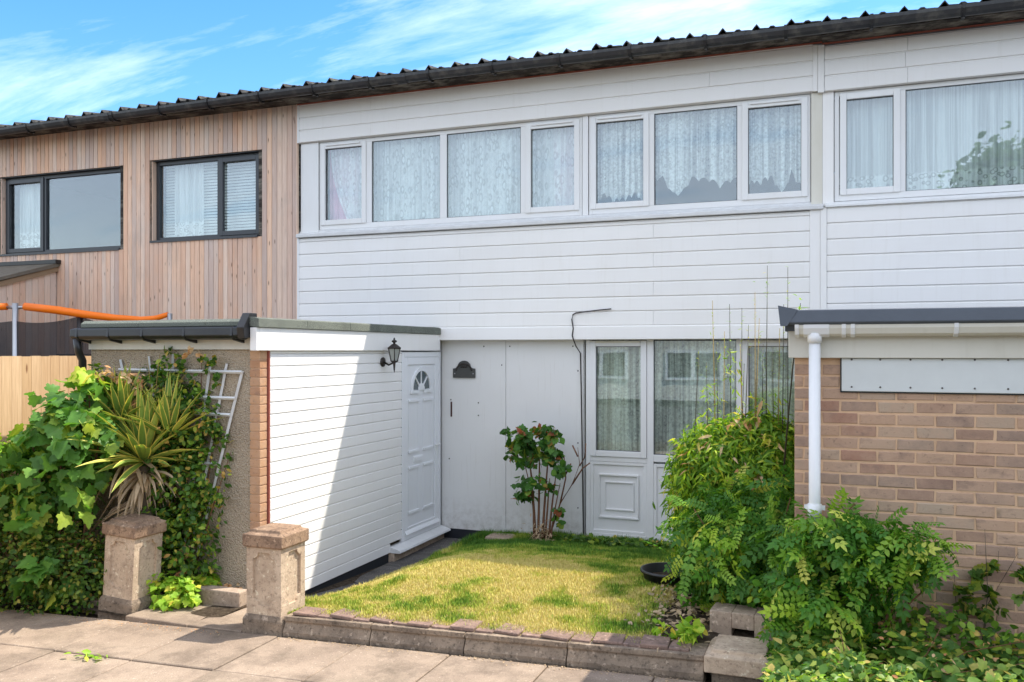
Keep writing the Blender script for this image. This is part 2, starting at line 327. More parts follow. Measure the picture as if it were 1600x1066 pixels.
def m_glass():
    n = N('window_glass'); g = n.n.new('ShaderNodeBsdfGlossy'); g.inputs['Roughness'].default_value = .0; g.inputs['Color'].default_value = (.95, .97, 1, 1)
    t = n.n.new('ShaderNodeBsdfTransparent'); t.inputs['Color'].default_value = (.93, .97, .96, 1)
    f = n.n.new('ShaderNodeLayerWeight'); f.inputs['Blend'].default_value = .5      # same from both sides, unlike the Fresnel node
    ff = n.math('MINIMUM', n.math('ADD', n.math('MULTIPLY', n.math('POWER', f.outputs['Facing'], 4.0), .9), .11), 1)
    bm = n.n.new('ShaderNodeBump'); bm.inputs['Strength'].default_value = .03; bm.inputs['Distance'].default_value = .02; n.l.new(n.noise(1.8, 2, .5), bm.inputs['Height']); n.l.new(bm.outputs[0], g.inputs['Normal'])
    ms = n.n.new('ShaderNodeMixShader'); n.l.new(ff, ms.inputs[0]); n.l.new(t.outputs[0], ms.inputs[1]); n.l.new(g.outputs[0], ms.inputs[2]); n.l.new(ms.outputs[0], n.out.inputs[0]); return n.m
GLASS = m_glass()
def m_lace(name, kind, col=(.90, .91, .90)):
    n = N(name); n.col(col).rough(.9, .1)
    x = n.sep(n.pos, 0); z = n.sep(n.pos, 2)
    cx = n.n.new('ShaderNodeCombineXYZ'); n.l.new(x, cx.inputs[0]); n.l.new(z, cx.inputs[1]); v = cx.outputs[0]
    fold_streak = n.ramp(n.noise(3.2, 3, .6, n.scale(v, (8, .10, 1))), [(.38, .42), (.58, 1.0)])  # vertical opacity streaks stand in for the shading of the folds
    if kind == 'leaf':
        l1 = n.ramp(n.voro(1.0, n.scale(v, (17, 7.5, 1))), [(.22, 1), (.36, .25), (.50, .85)]); l2 = n.ramp(n.noise(1.0, 3, .6, n.scale(v, (26, 20, 1)), 1.2), [(.42, .75), (.56, 1)])
        a = n.math('ADD', n.math('MULTIPLY', n.math('MULTIPLY', n.math('MULTIPLY', l1, l2), fold_streak), .62), .38)
    elif kind == 'floral':
        b = n.ramp(n.voro(1.0, n.scale(v, (19, 15, 1))), [(.15, 1), (.32, .70), (.46, .97)]); b2 = n.ramp(n.noise(1.0, 3, .6, n.scale(v, (30, 30, 1))), [(.4, .75), (.58, 1)]); a = n.math('MULTIPLY', n.math('MULTIPLY', b, b2), fold_streak)
    else:
        zz = n.n.new('ShaderNodeMapRange'); zz.inputs['From Min'].default_value = 4.02; zz.inputs['From Max'].default_value = 4.04; n.l.new(z, zz.inputs['Value'])
        pat = n.ramp(n.voro(18, v), [(.2, 1), (.36, .5), (.5, 1)]); a = n.math('MULTIPLY', n.mix(zz.outputs[0], pat, .80), n.ramp(fold_streak, [(.5, .62), (1, 1)]))
    tr = n.n.new('ShaderNodeBsdfTransparent'); tl = n.n.new('ShaderNodeBsdfTranslucent'); tl.inputs[0].default_value = tuple(col)+(1,)
    m1 = n.n.new('ShaderNodeMixShader'); m1.inputs[0].default_value = .1; n.l.new(n.b.outputs[0], m1.inputs[1]); n.l.new(tl.outputs[0], m1.inputs[2])
    m2 = n.n.new('ShaderNodeMixShader'); n.l.new(a, m2.inputs[0]); n.l.new(tr.outputs[0], m2.inputs[1]); n.l.new(m1.outputs[0], m2.inputs[2]); n.l.new(m2.outputs[0], n.out.inputs[0]); return n.m
LACE_L = m_lace('lace_leaf', 'leaf'); LACE_F = m_lace('lace_floral', 'floral'); LACE_P = m_lace('lace_plain', 'plain')
LACE_G = m_lace('lace_cream', 'floral', (.88, .90, .78))
PINK = m_simple('pink_drape', (.90, .48, .62), .9, .1); CREAM = m_simple('cream_drape', (.72, .66, .50), .9, .1); BLIND = m_simple('white_blind', (.78, .78, .78), .6, .2)
IRON = m_simple('bronze_iron', (.05, .042, .036), .45, .5, .6, 30, .2, .3)
RUST = m_simple('rusty_strip', (.07, .025, .02), .7)
PLAQ = m_simple('slate_plaque', (.075, .075, .07), .6, .3)
LAMPG = m_simple('lantern_glass', (.34, .36, .33), .25, .6, 0, 20, .05)
CABLE = m_simple('cable', (.03, .02, .018), .5)
ORANGE = m_simple('orange_padding', (.95, .19, .0), .45, .4, 0, 12, .25, .1)
STEEL = m_simple('galvanised_steel', (.45, .46, .47), .4, .5, .8)
def m_net():
    n = N('black_net'); n.col((.015, .015, .018)).rough(.8)
    tr = n.n.new('ShaderNodeBsdfTransparent'); m2 = n.n.new('ShaderNodeMixShader'); m2.inputs[0].default_value = .86
    n.l.new(tr.outputs[0], m2.inputs[1]); n.l.new(n.b.outputs[0], m2.inputs[2]); n.l.new(m2.outputs[0], n.out.inputs[0]); return n.m
NET = m_net()
SIGNW = m_simple('white_board', (.66, .68, .66), .5, .3, 0, 20, .03, .15); SIGNK = m_simple('board_edge', (.02, .03, .035), .5)
SCREW = m_simple('screw_head', (.12, .11, .10), .5, .5, .5)
WHITEPT = m_simple('white_painted_wood', (.70, .70, .69), .6, .3, 0, 30, .2, .35)
GREYR = m_simple('weathered_grey_roof', srgb(120, 112, 100)[:3], .9, .1, 0, 40, .6, .7)
WCAP = m_simple('weathered_timber', srgb(150, 125, 98)[:3], .8)

# ------------------------------------------------------------------ ground heights
def pave_z(x): return .2+.03*(x+3.7)
def path_z(y): return float(np.interp(y, [-4.25, -3.7, -2.8, -2.2, 0], [.19, .17, .03, .0, 0.0]))
def lawn_z(x, y):
    x = np.asarray(x, float); y = np.asarray(y, float)
    b = np.interp(y, [-4.2, -3.4, -2.65, -1.6, -.8, 0], [.365, .425, .435, .30, .17, .10])
    b = b+np.where(y < -3.4, .02*(x+3.0), 0)
    a = np.interp(y, [-4.2, -3.7, -2.8, 0], [.30, .24, .10, .04])
    t = np.clip((x+4.02)/.95, 0, 1); t = t*(2-t)*.6+t*.4
    return a+(b-a)*t+.012*(vnoise(x, y, 2.2)-.5)+.008*(vnoise(x, y, 7)-.5)

# ------------------------------------------------------------------ the setting
MB().add([(-300, -300, -.3), (300, -300, -.3), (300, 300, -.3), (-300, 300, -.3)], [(0, 1, 2, 3)]).build('ground', SOIL, kind='structure')
BX('road', ASPH, None, -60, 60, -26, -10.2, -.28, -.05, kind='structure')
def sheet(name, mat, xs, ys, f, kind='structure', attr=None):
    X, Y = np.meshgrid(xs, ys, indexing='ij'); Z = f(X, Y); nx, ny = len(xs), len(ys)
    v = np.stack([X, Y, Z], -1).reshape(-1, 3); i = np.arange(nx*ny).reshape(nx, ny)
    q = np.stack([i[:-1, :-1], i[1:, :-1], i[1:, 1:], i[:-1, 1:]], -1).reshape(-1, 4)
    me = bpy.data.meshes.new(name); me.from_pydata(v.tolist(), [], q.tolist()); me.materials.append(mat); me.polygons.foreach_set('use_smooth', [True]*len(me.polygons))
    if attr is not None:
        a = me.attributes.new('dry', 'FLOAT', 'POINT'); a.data.foreach_set('value', attr(X, Y).reshape(-1).astype(np.float32))
    return link(name, me, kind=kind)
sheet('garden_soil_left', SOIL, np.linspace(-12, -4.5, 60), np.linspace(-4.2, -.02, 40), lambda x, y: .17+.05*(vnoise(x, y, 3)-.5)+.08*np.clip((y+4.0)/.5, 0, 1)*(x < -5.2))
def drynes(x, y):
    d = .30+.62*vnoise(x, y, 2.6)*.55+.45*vnoise(x+5, y, 7)*.7+.18*vnoise(x, y+9, 18)
    d = d+.14*(np.exp(-((np.asarray(y)+3.0)/1.1)**2))-.24*np.clip((np.asarray(y)+1.7)/1.0, 0, 1)-.10*np.clip((np.asarray(x)+1.9)/.6, 0, 1)
    return np.clip((d-.52)*1.9+.30, 0, 1)
sheet('lawn', LAWN, np.linspace(-4.02, -1.15, 90), np.linspace(-4.16, -.02, 110), lawn_z, attr=drynes)
sheet('garden_soil_right', SOIL, np.linspace(-1.2, .0, 30), np.linspace(-4.16, -.02, 60), lambda x, y: lawn_z(x, y)-.004+.03*(vnoise(x, y, 9)-.5))
sheet('front_bed', SOIL, np.linspace(-.42, 6, 60), np.linspace(-9, -3.78, 60), lambda x, y: .37+.05*(vnoise(x, y, 4)-.5)-.12*np.clip((-4.9-y)/1.0, 0, 1))
# pavement: base sheet and individual slabs
pv = MB().add([(-14, -10.2, pave_z(-14)-.045), (5, -10.2, pave_z(5)-.045), (5, -4.1, pave_z(5)-.045), (-14, -4.1, pave_z(-14)-.045)], [(0, 1, 2, 3)]).build('pavement', SOIL, kind='structure')
def slab(name, x0, x1, y0, y1, zf, mat, parent, th=.05, g=.0045):
    x0 += g; x1 -= g; y0 += g; y1 -= g; j = lambda: random.uniform(-.003, .003); k = random.uniform(-.004, .004)
    c = [(x0, y0), (x1, y0), (x1, y1), (x0, y1)]; b = .006
    ci = [(x0+b, y0+b), (x1-b, y0+b), (x1-b, y1-b), (x0+b, y1-b)]
    zt = [zf(*p)+k+j() for p in c]
    v = [(p[0], p[1], z-th) for p, z in zip(c, zt)]+[(p[0], p[1], z-.006) for p, z in zip(c, zt)]+[(p[0], p[1], z) for p, z in zip(ci, zt)]
    f = [(0, 1, 5, 4), (1, 2, 6, 5), (2, 3, 7, 6), (3, 0, 4, 7), (4, 5, 9, 8), (5, 6, 10, 9), (6, 7, 11, 10), (7, 4, 8, 11), (8, 9, 10, 11)]
    return MB().add(v, f).build(name, mat, parent)
ys = [-4.26, -4.95, -5.95, -6.95, -7.95]
xs0 = [-3.77+.68*i for i in range(-11, 7)]
for r in range(4):
    off = .0 if r % 2 == 0 else .0
    for i in range(len(xs0)-1):
        if xs0[i] > -.45: continue
        slab('slab', xs0[i]+off, min(xs0[i+1]+off, -.40), ys[r+1], ys[r], lambda x, y: pave_z(x), SLAB, pv)
ent = MB().add([(-5.3, -4.26, .12), (-4.0, -4.26, .12), (-4.0, -3.45, -.02), (-3.9, 0, -.06), (-4.6, 0, -.06), (-4.6, -3.45, .08), (-5.3, -3.5, .1)], [(0, 1, 2, 5, 6), (2, 3, 4, 5)]).build('garden_path', SOIL, kind='structure')
pz = lambda x, y: path_z(y)
slab('slab', -5.2, -4.6, -4.25, -3.72, pz, SLAB, ent); slab('slab', -4.6, -4.1, -4.25, -3.62, pz, SLAB, ent)
slab('slab', -4.97, -4.5, -3.66, -3.52, pz, SLAB, ent)
for y0, y1 in ((-3.60, -2.85), (-2.85, -2.15), (-2.15, -1.45), (-1.45, -.75), (-.75, -.03)):
    slab('slab', -4.49, -3.9, y0, y1, pz, SLABD, ent)

# ------------------------------------------------------------------ white terraced house
def board_prof(y, z0, h, d=.018):
    return [(y+.03, z0), (y-.002, z0), (y-d+.003, z0+.002), (y-d, z0+.006), (y-d, z0+h-.016), (y-d+.010, z0+h-.009), (y-d+.010, z0+h), (y+.03, z0+h)]
def boards(parent, x0, x1, z0, z1, y, h=.157, joints=(), name='cladding_board', mat=PVC):
    z = z1; rows = []
    rem = (z1-z0) % h
    zs = [z0+i*h for i in range(int((z1-z0)/h+1e-6)+1)]
    for i, zb in enumerate(zs):
        hh = min(h, z1-zb)
        if hh < .02: continue
        cuts = [x0]+[j for k, j in enumerate(joints) if (k+i) % 2 == 0 and x0 < j < x1]+[x1]
        cuts.sort()
        for a, b in zip(cuts, cuts[1:]):
            MB().prism(board_prof(y, zb+.0005, hh-.001), a+.0012, b-.0012).build(name, mat, parent)
XL, XR = -6.47, -.17
white = thing('terraced_house', 'white clad terraced house with lace curtains, in the middle between timber and brick-fronted neighbours', 'house')
Yf = -.12
boards(white, XL+.03, XR-.09, 4.895, 5.39, Yf, .158, (-5.4, -1.3))
boards(white, XL+.03, XR-.12, 2.53, 3.675, Yf, .157, (-1.9, -4.2))
MB().prism(board_prof(Yf-.012, 2.372, .158, .02), -4.52, XR-.10).build('cladding_board', PVC, white)
MB().prism(board_prof(Yf, 2.372, .158, .02), XL+.03, -4.53).build('cladding_board', PVC, white)
for x0, x1 in ((XL, XL+.03),): BX('corner_trim', PVCF, white, x0, x1, Yf-.022, Yf+.03, 4.893, 5.39); BX('corner_trim', PVCF, white, x0, x1, Yf-.022, Yf+.03, 2.37, 3.69)
BX('corner_trim', PVC, white, XR-.09, XR-.045, Yf-.024, Yf+.03, 4.893, 5.36); BX('corner_trim', PVC, white, XR-.12, XR-.02, Yf-.022, Yf+.03, 2.37, 3.69)
# walls behind the cladding, leaving the window openings
w = MB(); w.box(XL, XR, Yf+.03, Yf+.2, 4.89, 5.42).box(XL, XR, Yf+.03, .2, 2.37, 3.74).box(XL, XL+.27, -.06, .15, 3.74, 4.89).box(-.27, XR, -.06, .15, 3.74, 4.89)
w.box(XL, -2.72, .03, .2, 0, 2.37).box(-.4, XR, .03, .2, 0, 2.37).box(-2.72, -.4, .08, .2, 0, 1.0); w.build('wall', PVCF, white)
# rooms
def room(parent, x0, x1, z0, z1, y0, y1):
    m = MB(); v = [(x, y, z) for z in (z0, z1) for y in (y0, y1) for x in (x0, x1)]
    m.add(v, [(0, 1, 3, 2), (4, 6, 7, 5), (2, 3, 7, 6), (0, 2, 6, 4), (1, 5, 7, 3)]); return m.build('room', ROOM, parent)
room(white, XL+.05, -2.70, 3.72, 4.92, .02, 2.4); room(white, -2.66, XR-.02, 3.72, 4.92, .02, 2.4); room(white, -2.75, -.3, .05, 2.4, .04, 2.4)
BX('rear_wall', PVC, white, XL, XR, 6.9, 7.1, 0, 5.4)
# window builder: frame bars as one mesh, panes and sashes as sub-parts
def bars(m, x0, x1, z0, z1, w, y0, y1, wb=None):
    wb = wb or w
    m.box(x0, x0+w, y0, y1, z0, z1); m.box(x1-w, x1, y0, y1, z0, z1); m.box(x0+w, x1-w, y0, y1, z1-w, z1); m.box(x0+w, x1-w, y0, y1, z0, z0+wb); return m
def curtain(parent, x0, x1, z1, zb, y, folds, mat, amp=.013, name='net_curtain', seed=0, jag=0, swag=None, nx=None):
    rr = random.Random(seed); nx = nx or int(folds*6); nz_ = 10; v = []; ph = [rr.uniform(-.8, .8) for _ in range(200)]
    for i in range(nx+1):
        t = i/nx; x = x0+(x1-x0)*t; k = t*folds; a = math.sin(2*math.pi*k+ph[int(k)])*amp*(.6+.4*math.sin(k*1.7))
        low = zb(t) if callable(zb) else zb
        for j in range(nz_+1):
            s = j/nz_; xx = x
            if swag: xx = x+swag(s, t)
            v.append((xx, y+a*(.5+.5*s)+.004*math.sin(9*s+k), z1+(low-z1)*s))
    f = [(i*(nz_+1)+j, (i+1)*(nz_+1)+j, (i+1)*(nz_+1)+j+1, i*(nz_+1)+j+1) for i in range(nx) for j in range(nz_)]
    return MB().add(v, f, True).build(name, mat, parent)
def window(parent, x0, x1, z0, z1, y, lights, mat=PVCF, w=.045, d=.06, vent=True, mull=.05):
    """lights: list of (pane x0, pane x1, opening sash?)"""
    m = bars(MB(), x0, x1, z0, z1, w, y, y+d, w*1.4)
    for (a, b) in zip(lights, lights[1:]):
        c = (a[1]+b[0])/2 if not (a[2] or b[2]) else None
        if a[2] and not b[2]: l, r_ = a[1]+.062, b[0]-.002
        elif b[2] and not a[2]: l, r_ = a[1]+.002, b[0]-.062
        elif a[2] and b[2]: l, r_ = a[1]+.062, b[0]-.062
        else: l, r_ = a[1], b[0]
        if r_-l < .03: l, r_ = (l+r_)/2-.015, (l+r_)/2+.015
        m.box(l, r_, y-.002, y+d-.002, z0+w*1.4, z1-w)
    win = m.build('window', mat, parent, .004)
    for i, (a, b, op) in enumerate(lights):
        zt, zb = (z1-.088, z0+.118) if op else (z1-.045, z0+.062)
        if op:
            bars(MB(), a-.062, b+.062, z0+.058, z1-.026, .062, y-.018, y+.03).build('sash', mat, win, .005)
            if vent: BX('trickle_vent', mat, win, a+.02 if b-a > .2 else a, b-.02, y-.034, y-.0185, z1-.056, z1-.034, bevel=.003)
        MB().box(a-.004, b+.004, y+.020, y+.024, zb-.004, zt+.004).build('pane', GLASS, win)
        m2 = bars(MB(), a-.005, b+.005, zb-.005, zt+.005, .011, y+.008, y+.019).build('gasket', GREYF, win)
    return win
yw = -.075
W1 = window(white, -6.175, -2.72, 3.777, 4.885, yw, [(-6.09, -5.56, 1), (-5.42, -4.49, 0), (-4.40, -3.46, 0), (-3.33, -2.81, 1)])
W2 = window(white, -2.64, -.285, 3.777, 4.885, yw, [(-2.555, -2.02, 1), (-1.90, -1.02, 0), (-.905, -.375, 1)])
BX('post_trim', PVCF, white, XL+.03, -6.185, -.095, -.06, 3.74, 4.885); BX('post_trim', PVCF, white, -2.712, -2.648, -.085, -.04, 3.74, 4.885)
BX('post_trim', PVCC, white, -.278, XR+.0, -.10, -.06, 3.74, 4.885)
MB().prism([(-.06, 3.775), (-.06, 3.70), (-.16, 3.682), (-.172, 3.686), (-.172, 3.722), (-.16, 3.730), (-.09, 3.752), (-.085, 3.775)], XL+.0, XR+.01).build('sill', WHITEPT, white, .004)
curtain(W1, -6.10, -5.40, 4.87, 3.88, .06, 9, LACE_L, seed=1, swag=lambda s, t: .26*s*s*(1-t))
curtain(W1, -5.42, -4.47, 4.87, 3.86, .05, 13, LACE_L, seed=2); curtain(W1, -4.46, -3.44, 4.87, 3.86, .05, 14, LACE_L, seed=3); curtain(W1, -3.43, -2.78, 4.87, 3.86, .05, 9, LACE_L, seed=4)
curtain(W1, -6.15, -5.70, 4.9, 3.78, .12, 5, PINK, .03, 'drape', 5); curtain(W1, -3.12, -2.76, 4.9, 3.78, .12, 4, PINK, .03, 'drape', 6)
def jagb(base, amp, seed):
    rr = random.Random(seed); pts = [rr.uniform(0, 1) for _ in range(40)]
    def f(t):
        k = t*9; i = int(k); u = k-i
        return base+amp*(pts[i]*(1-u)+pts[i+1]*u)*.8+.05*abs(math.sin(t*26+seed))
    return f
curtain(W2, -2.58, -2.0, 4.87, jagb(3.86, .18, 1), .05, 9, LACE_F, seed=7, nx=90)
curtain(W2, -1.93, -1.0, 4.87, jagb(3.93, .26, 2), .05, 14, LACE_F, seed=8, nx=130)
curtain(W2, -.93, -.35, 4.87, jagb(3.90, .30, 3), .05, 9, LACE_F, seed=9, nx=90)
# ground floor wall panels
BX('wall_panel', PANEL, white, -4.50, -3.673, .0, .03, .112, 2.37); BX('wall_panel', PANEL, white, -3.667, -2.725, -.003, .03, .125, 2.37)
BX('joint_strip', PANEL, white, -3.715, -3.672, -.006, -.0005, .115, 2.37)
BX('plinth', DARKP, white, -4.5, -.3, .012, .029, -.05, .118)
for x, z in ((-3.62, 2.3), (-3.95, 2.3), (-2.85, 2.3), (-2.79, 2.02), (-3.72, 2.08), (-4.38, 1.66), (-4.4, .95), (-2.79, 1.2), (-2.79, .46), (-3.1, .3), (-4.02, 1.63), (-4.02, 1.48), (-3.5, .7)):
    MB().lathe((x, -.006, z), [(0, -.003), (.006, -.003), (.009, .003)], 8, 'y').build('screw', SCREW, white)
# ground floor window wall
y0 = -.02
gw = MB(); gw.box(-2.69, -2.64, y0, .05, .15, 2.37).box(-1.995, -1.92, y0, .05, .15, 2.37).box(-1.035, -.975, y0, .05, .15, 2.37)
gw.box(-2.64, -1.995, y0, .05, .15, .20).box(-1.92, -1.035, y0, .05, .15, .20).box(-.975, -.3, y0, .05, .15, .20)
gw.box(-2.64, -1.995, y0, .05, 1.005, 1.06).box(-1.92, -1.035, y0, .05, 1.025, 1.105).box(-.975, -.3, y0, .05, 1.025, 1.06)
gwin = gw.build('window', PVCF, white, .004)
for x0, x1 in ((-2.638, -1.997), (-.973, -.32)):
    bars(MB(), x0, x1, 1.062, 2.362, .065, y0-.015, .03).build('sash', PVCF, gwin, .005)
    BX('trickle_vent', PVCC, gwin, x0+.07, x1-.07, y0-.028, y0-.016, 2.335, 2.356)
for x0, x1, z0, z1 in ((-2.578, -2.055, 1.12, 2.302), (-1.925, -1.03, 1.10, 2.368), (-.912, -.38, 1.12, 2.302)):
    BX('pane', GLASS, gwin, x0, x1, .006, .010, z0, z1); bars(MB(), x0, x1, z0, z1, .012, -.008, .005).build('gasket', GREYF, gwin)
for x0, x1 in ((-2.64, -1.995), (-1.92, -1.035), (-.975, -.3)):
    BX('lower_panel', PVCF, gwin, x0, x1, .0, .03, .20, 1.0); bars(MB(), x0, x1, .20, 1.004, .035, y0+.004, .0).build('bead', PVCF, gwin, .003)
def mould(m, x0, x1, z0, z1, y, w=.022, d=.012):
    for a, b, c, e in ((x0, x1, z1-w, z1), (x0, x1, z0, z0+w), (x0, x0+w*.7, z0+w, z1-w), (x1-w*.7, x1, z0+w, z1-w)): m.box(a, b, y-d, y, c, e)
mm = MB(); mould(mm, -2.545, -2.085, .37, .87, -.0005, .024, .022); mould(mm, -2.475, -2.14, .46, .785, -.0005, .018, .016); mm.build('panel_moulding', PVCF, gwin, .005)
MB().prism([(.04, .148), (.04, .09), (-.075, .085), (-.085, .10), (-.085, .118), (-.02, .146)], -2.71, -.3).build('sill', WHITEPT, white, .004)
curtain(gwin, -2.62, -2.0, 2.4, 1.05, .10, 9, LACE_G, seed=11); curtain(gwin, -1.95, -1.0, 2.4, 1.05, .10, 14, LACE_G, seed=12); curtain(gwin, -.95, -.34, 2.4, 1.05, .10, 9, LACE_G, seed=13)
curtain(gwin, -2.60, -2.25, 2.4, .9, .17, 4, CREAM, .03, 'drape', 14); curtain(gwin, -.8, -.34, 2.4, .9, .22, 4, CREAM, .03, 'drape', 15)

# ------------------------------------------------------------------ flat roofed porch store
porch = thing('porch', 'flat-roofed porch with white side cladding and white front door, projecting from the white house', 'porch')
XW = -4.504
def pprof(z0, h, d=.014): return [(XW-.03, z0), (XW-.002, z0), (XW+d-.003, z0+.002), (XW+d, z0+.005), (XW+d, z0+h-.012), (XW+d-.009, z0+h-.006), (XW+d-.009, z0+h), (XW-.03, z0+h)]
z = .09
while z < 2.25:
    h = min(.1015, 2.25-z); y1 = -1.045
    if z < .14: MB().prism(pprof(z, h-.001), -3.375, -1.30, 'y').build('cladding_board', PVC, porch)
    else: MB().prism(pprof(z, h-.001), -3.375, y1, 'y').build('cladding_board', PVC, porch)
    z += .1015
BX('edge_trim', WTRIM, porch, XW-.02, XW+.012, -3.388, -3.376, .06, 2.25)
pw = MB(); pw.box(-6.36, XW-.032, -3.48, -3.28, .0, 2.3).box(XW-.13, XW-.032, -3.28, -1.05, 0, 2.3).box(-6.36, -6.2, -3.28, -.0, 0, 2.3); pw.build('wall', DASH, porch)
BX('plinth', DARKP, porch, XW-.03, XW-.012, -3.38, -1.05, -.05, .089)
# brick pier at the front corner
k = 0; zz = .0
BX('mortar', MORTAR, porch, XW-.1, XW-.012, -3.484, -3.392, 0, 2.25)
while zz < 2.22:
    BX('brick', BRICKO, porch, XW-.105, XW-.004, -3.492, -3.396, zz+.005, zz+.070, bevel=.003); zz += .075
# roof
BX('roof', FELTG, porch, -6.36, XW+.02, -3.56, -.13, 2.36, 2.46)
BX('fascia', PVC, porch, XW-.02, XW+.045, -3.56, -.132, 2.25, 2.44, bevel=.004)
for a, b in ((-3.60, -2.90), (-2.90, -2.18), (-2.18, -1.62), (-1.62, -.90), (-.90, -.13)):
    MB().prism([(XW-.12, 2.53), (XW+.02, 2.525), (XW+.062, 2.515), (XW+.066, 2.442), (XW+.052, 2.440), (XW-.12, 2.46)], a+.002, b-.002, 'y').build('felt_strip', FELT, porch, .004)
for a, b in ((-6.36, -5.70), (-5.70, -4.98), (-4.98, -4.53)):
    MB().prism([(-3.42, 2.52), (-3.56, 2.515), (-3.60, 2.49), (-3.60, 2.455), (-3.42, 2.46)], a+.002, b-.002).build('felt_strip', FELT, porch, .004)
MB().prism([(-3.50, 2.45), (-3.60, 2.452), (-3.66, 2.44), (-3.665, 2.375), (-3.64, 2.35), (-3.55, 2.34), (-3.50, 2.36)], -6.42, -4.60).build('gutter', BLACKP, porch, .006)
for x in (-6.34, -5.98, -5.6, -5.15, -4.66):
    MB().prism([(-3.50, 2.345), (-3.66, 2.445), (-3.673, 2.37), (-3.63, 2.335), (-3.50, 2.31)], x-.012, x+.012).build('gutter_bracket', BLACKP, porch, .004)
MB().prism([(-3.50, 2.56), (-3.60, 2.56), (-3.68, 2.44), (-3.66, 2.35), (-3.50, 2.36)], -4.60, -4.53).build('gutter_end', BLACKP, porch, .006)
BX('front_fascia', PVCC, porch, -6.36, XW-.025, -3.51, -3.485, 2.26, 2.36); BX('corner_box', PVC, porch, XW-.02, XW+.044, -3.60, -3.562, 2.25, 2.44, bevel=.003)
MB().tube([(-6.38, -3.62, 2.36), (-6.38, -3.60, 2.24), (-6.40, -3.54, 2.16), (-6.40, -3.54, .2)], .034, 10).build('downpipe', BLACKP, porch)
# door
door_frame = bars(MB(), -1.04, -.06, .152, 2.235, .055, 0, 1)
def yz(mb):  # swap an (x,y,z) build in facade space into the side wall: x->Y, y->X (towards +X)
    o = MB(); o.v = [(XW+.016-p[1], p[0], p[2]) for p in mb.v]; o.f = [tuple(reversed(f)) for f in mb.f]; o.sm = mb.sm; 
    o.f = mb.f; return o
yz(bars(MB(), -1.04, -.06, .152, 2.235, .058, 0.0, .07)).build('door_frame', DOORW, porch, .004)
door = yz(MB().box(-.98, -.12, .018, .055, .20, 2.175)).build('door', DOORW, porch, .004)
yz(bars(MB(), -.98, -.12, .20, 2.175, .085, .004, .0175)).build('door_rail', DOORW, door, .005)
yz(MB().prism([(.01, .215), (.018, .27), (-.015, .235), (-.028, .215)], -.975, -.125)).build('weather_bar', DOORW, door, .003)
def dmould(x0, x1, z0, z1):
    m = MB()
    for a, b, c, e, d in ((x0, x1, z1-.03, z1, .016), (x0, x1, z0, z0+.03, .016), (x0+.005, x0+.014, z0+.03, z1-.03, .005), (x1-.014, x1-.005, z0+.03, z1-.03, .005)): m.box(a, b, .018-d, .018, c, e)
    return yz(m).build('door_moulding', DOORW, door, .005)
for x0, x1 in ((-.865, -.615), (-.505, -.255)): dmould(x0, x1, 1.10, 1.70); dmould(x0, x1, .42, .95)
# arched fanlight
ac, az, ar = -.56, 1.80, .215
def arc(r, n=16, a0=0, a1=180): return [(ac+r*math.cos(R(a0+(a1-a0)*i/n)), az+r*math.sin(R(a0+(a1-a0)*i/n))*1.02) for i in range(n+1)]
mo = MB(); A, B = arc(ar+.035), arc(ar)
for i in range(16):
    p, q, r_, s_ = A[i], A[i+1], B[i+1], B[i]
    v = [(p[0], .017, p[1]), (q[0], .017, q[1]), (r_[0], .017, r_[1]), (s_[0], .017, s_[1])]; v += [(a, -.004, c) for a, b, c in v]
    mo.add(v, [(4, 5, 6, 7), (0, 1, 5, 4), (2, 3, 7, 6), (0, 3, 7, 4), (1, 2, 6, 5)])
mo.box(ac-ar-.05, ac-.06, -.006, .017, az-.035, az-.0).box(ac+.06, ac+ar+.05, -.006, .017, az-.035, az)
A, B = arc(.075, 10), arc(.001, 10)
mo.add([(p[0], -.002, p[1]) for p in A]+[(p[0], .017, p[1]) for p in A], [tuple(range(11))]+[(i, i+1, 12+i, 11+i) for i in range(10)])
for an in (45, 90, 135):
    c, s = math.cos(R(an)), math.sin(R(an)); px, pz_ = -s*.008, c*.008
    q = [(ac+.07*c+px, az+.07*s+pz_), (ac+ar*c+px, az+ar*s+pz_), (ac+ar*c-px, az+ar*s-pz_), (ac+.07*c-px, az+.07*s-pz_)]
    v = [(a, .002, b) for a, b in q]+[(a, .017, b) for a, b in q]; mo.add(v, [(0, 1, 2, 3), (4, 5, 6, 7), (0, 1, 5, 4), (2, 3, 7, 6)])
yz(mo).build('fanlight_frame', DOORW, door)
FG = m_simple('fanlight_glass', (.09, .12, .13), .15, .6, 0, 20, .02)
for a0, a1 in ((3, 45), (45, 90), (90, 135), (135, 177)):
    P = arc(ar-.002, 6, a0, a1)+arc(.06, 4, a1, a0); yz(MB().add([(p[0], .012, p[1]) for p in P], [tuple(range(len(P)))])).build('fanlight_pane', FG, door)
yz(MB().box(-.74, -.52, .006, .018, .985, 1.055).box(-.725, -.535, .0, .006, 1.0, 1.045)).build('letterbox', DOORW, door, .004)
yz(MB().box(-.165, -.135, -.006, .004, 1.0, 1.24).box(-.28, -.14, -.045, -.032, 1.13, 1.15).box(-.16, -.14, -.04, -.006, 1.13, 1.15)).build('handle', PVCF, door, .004)
MB().prism([(XW-.03, .152), (XW+.03, .148), (XW+.13, .118), (XW+.14, .095), (XW+.12, .085), (XW-.03, .09)], -1.30, -.03, 'y').build('threshold', WHITEPT, porch, .004)
BX('step_block', BLOCK, porch, XW-.01, XW+.06, -1.30, -.05, -.01, .085, bevel=.005)

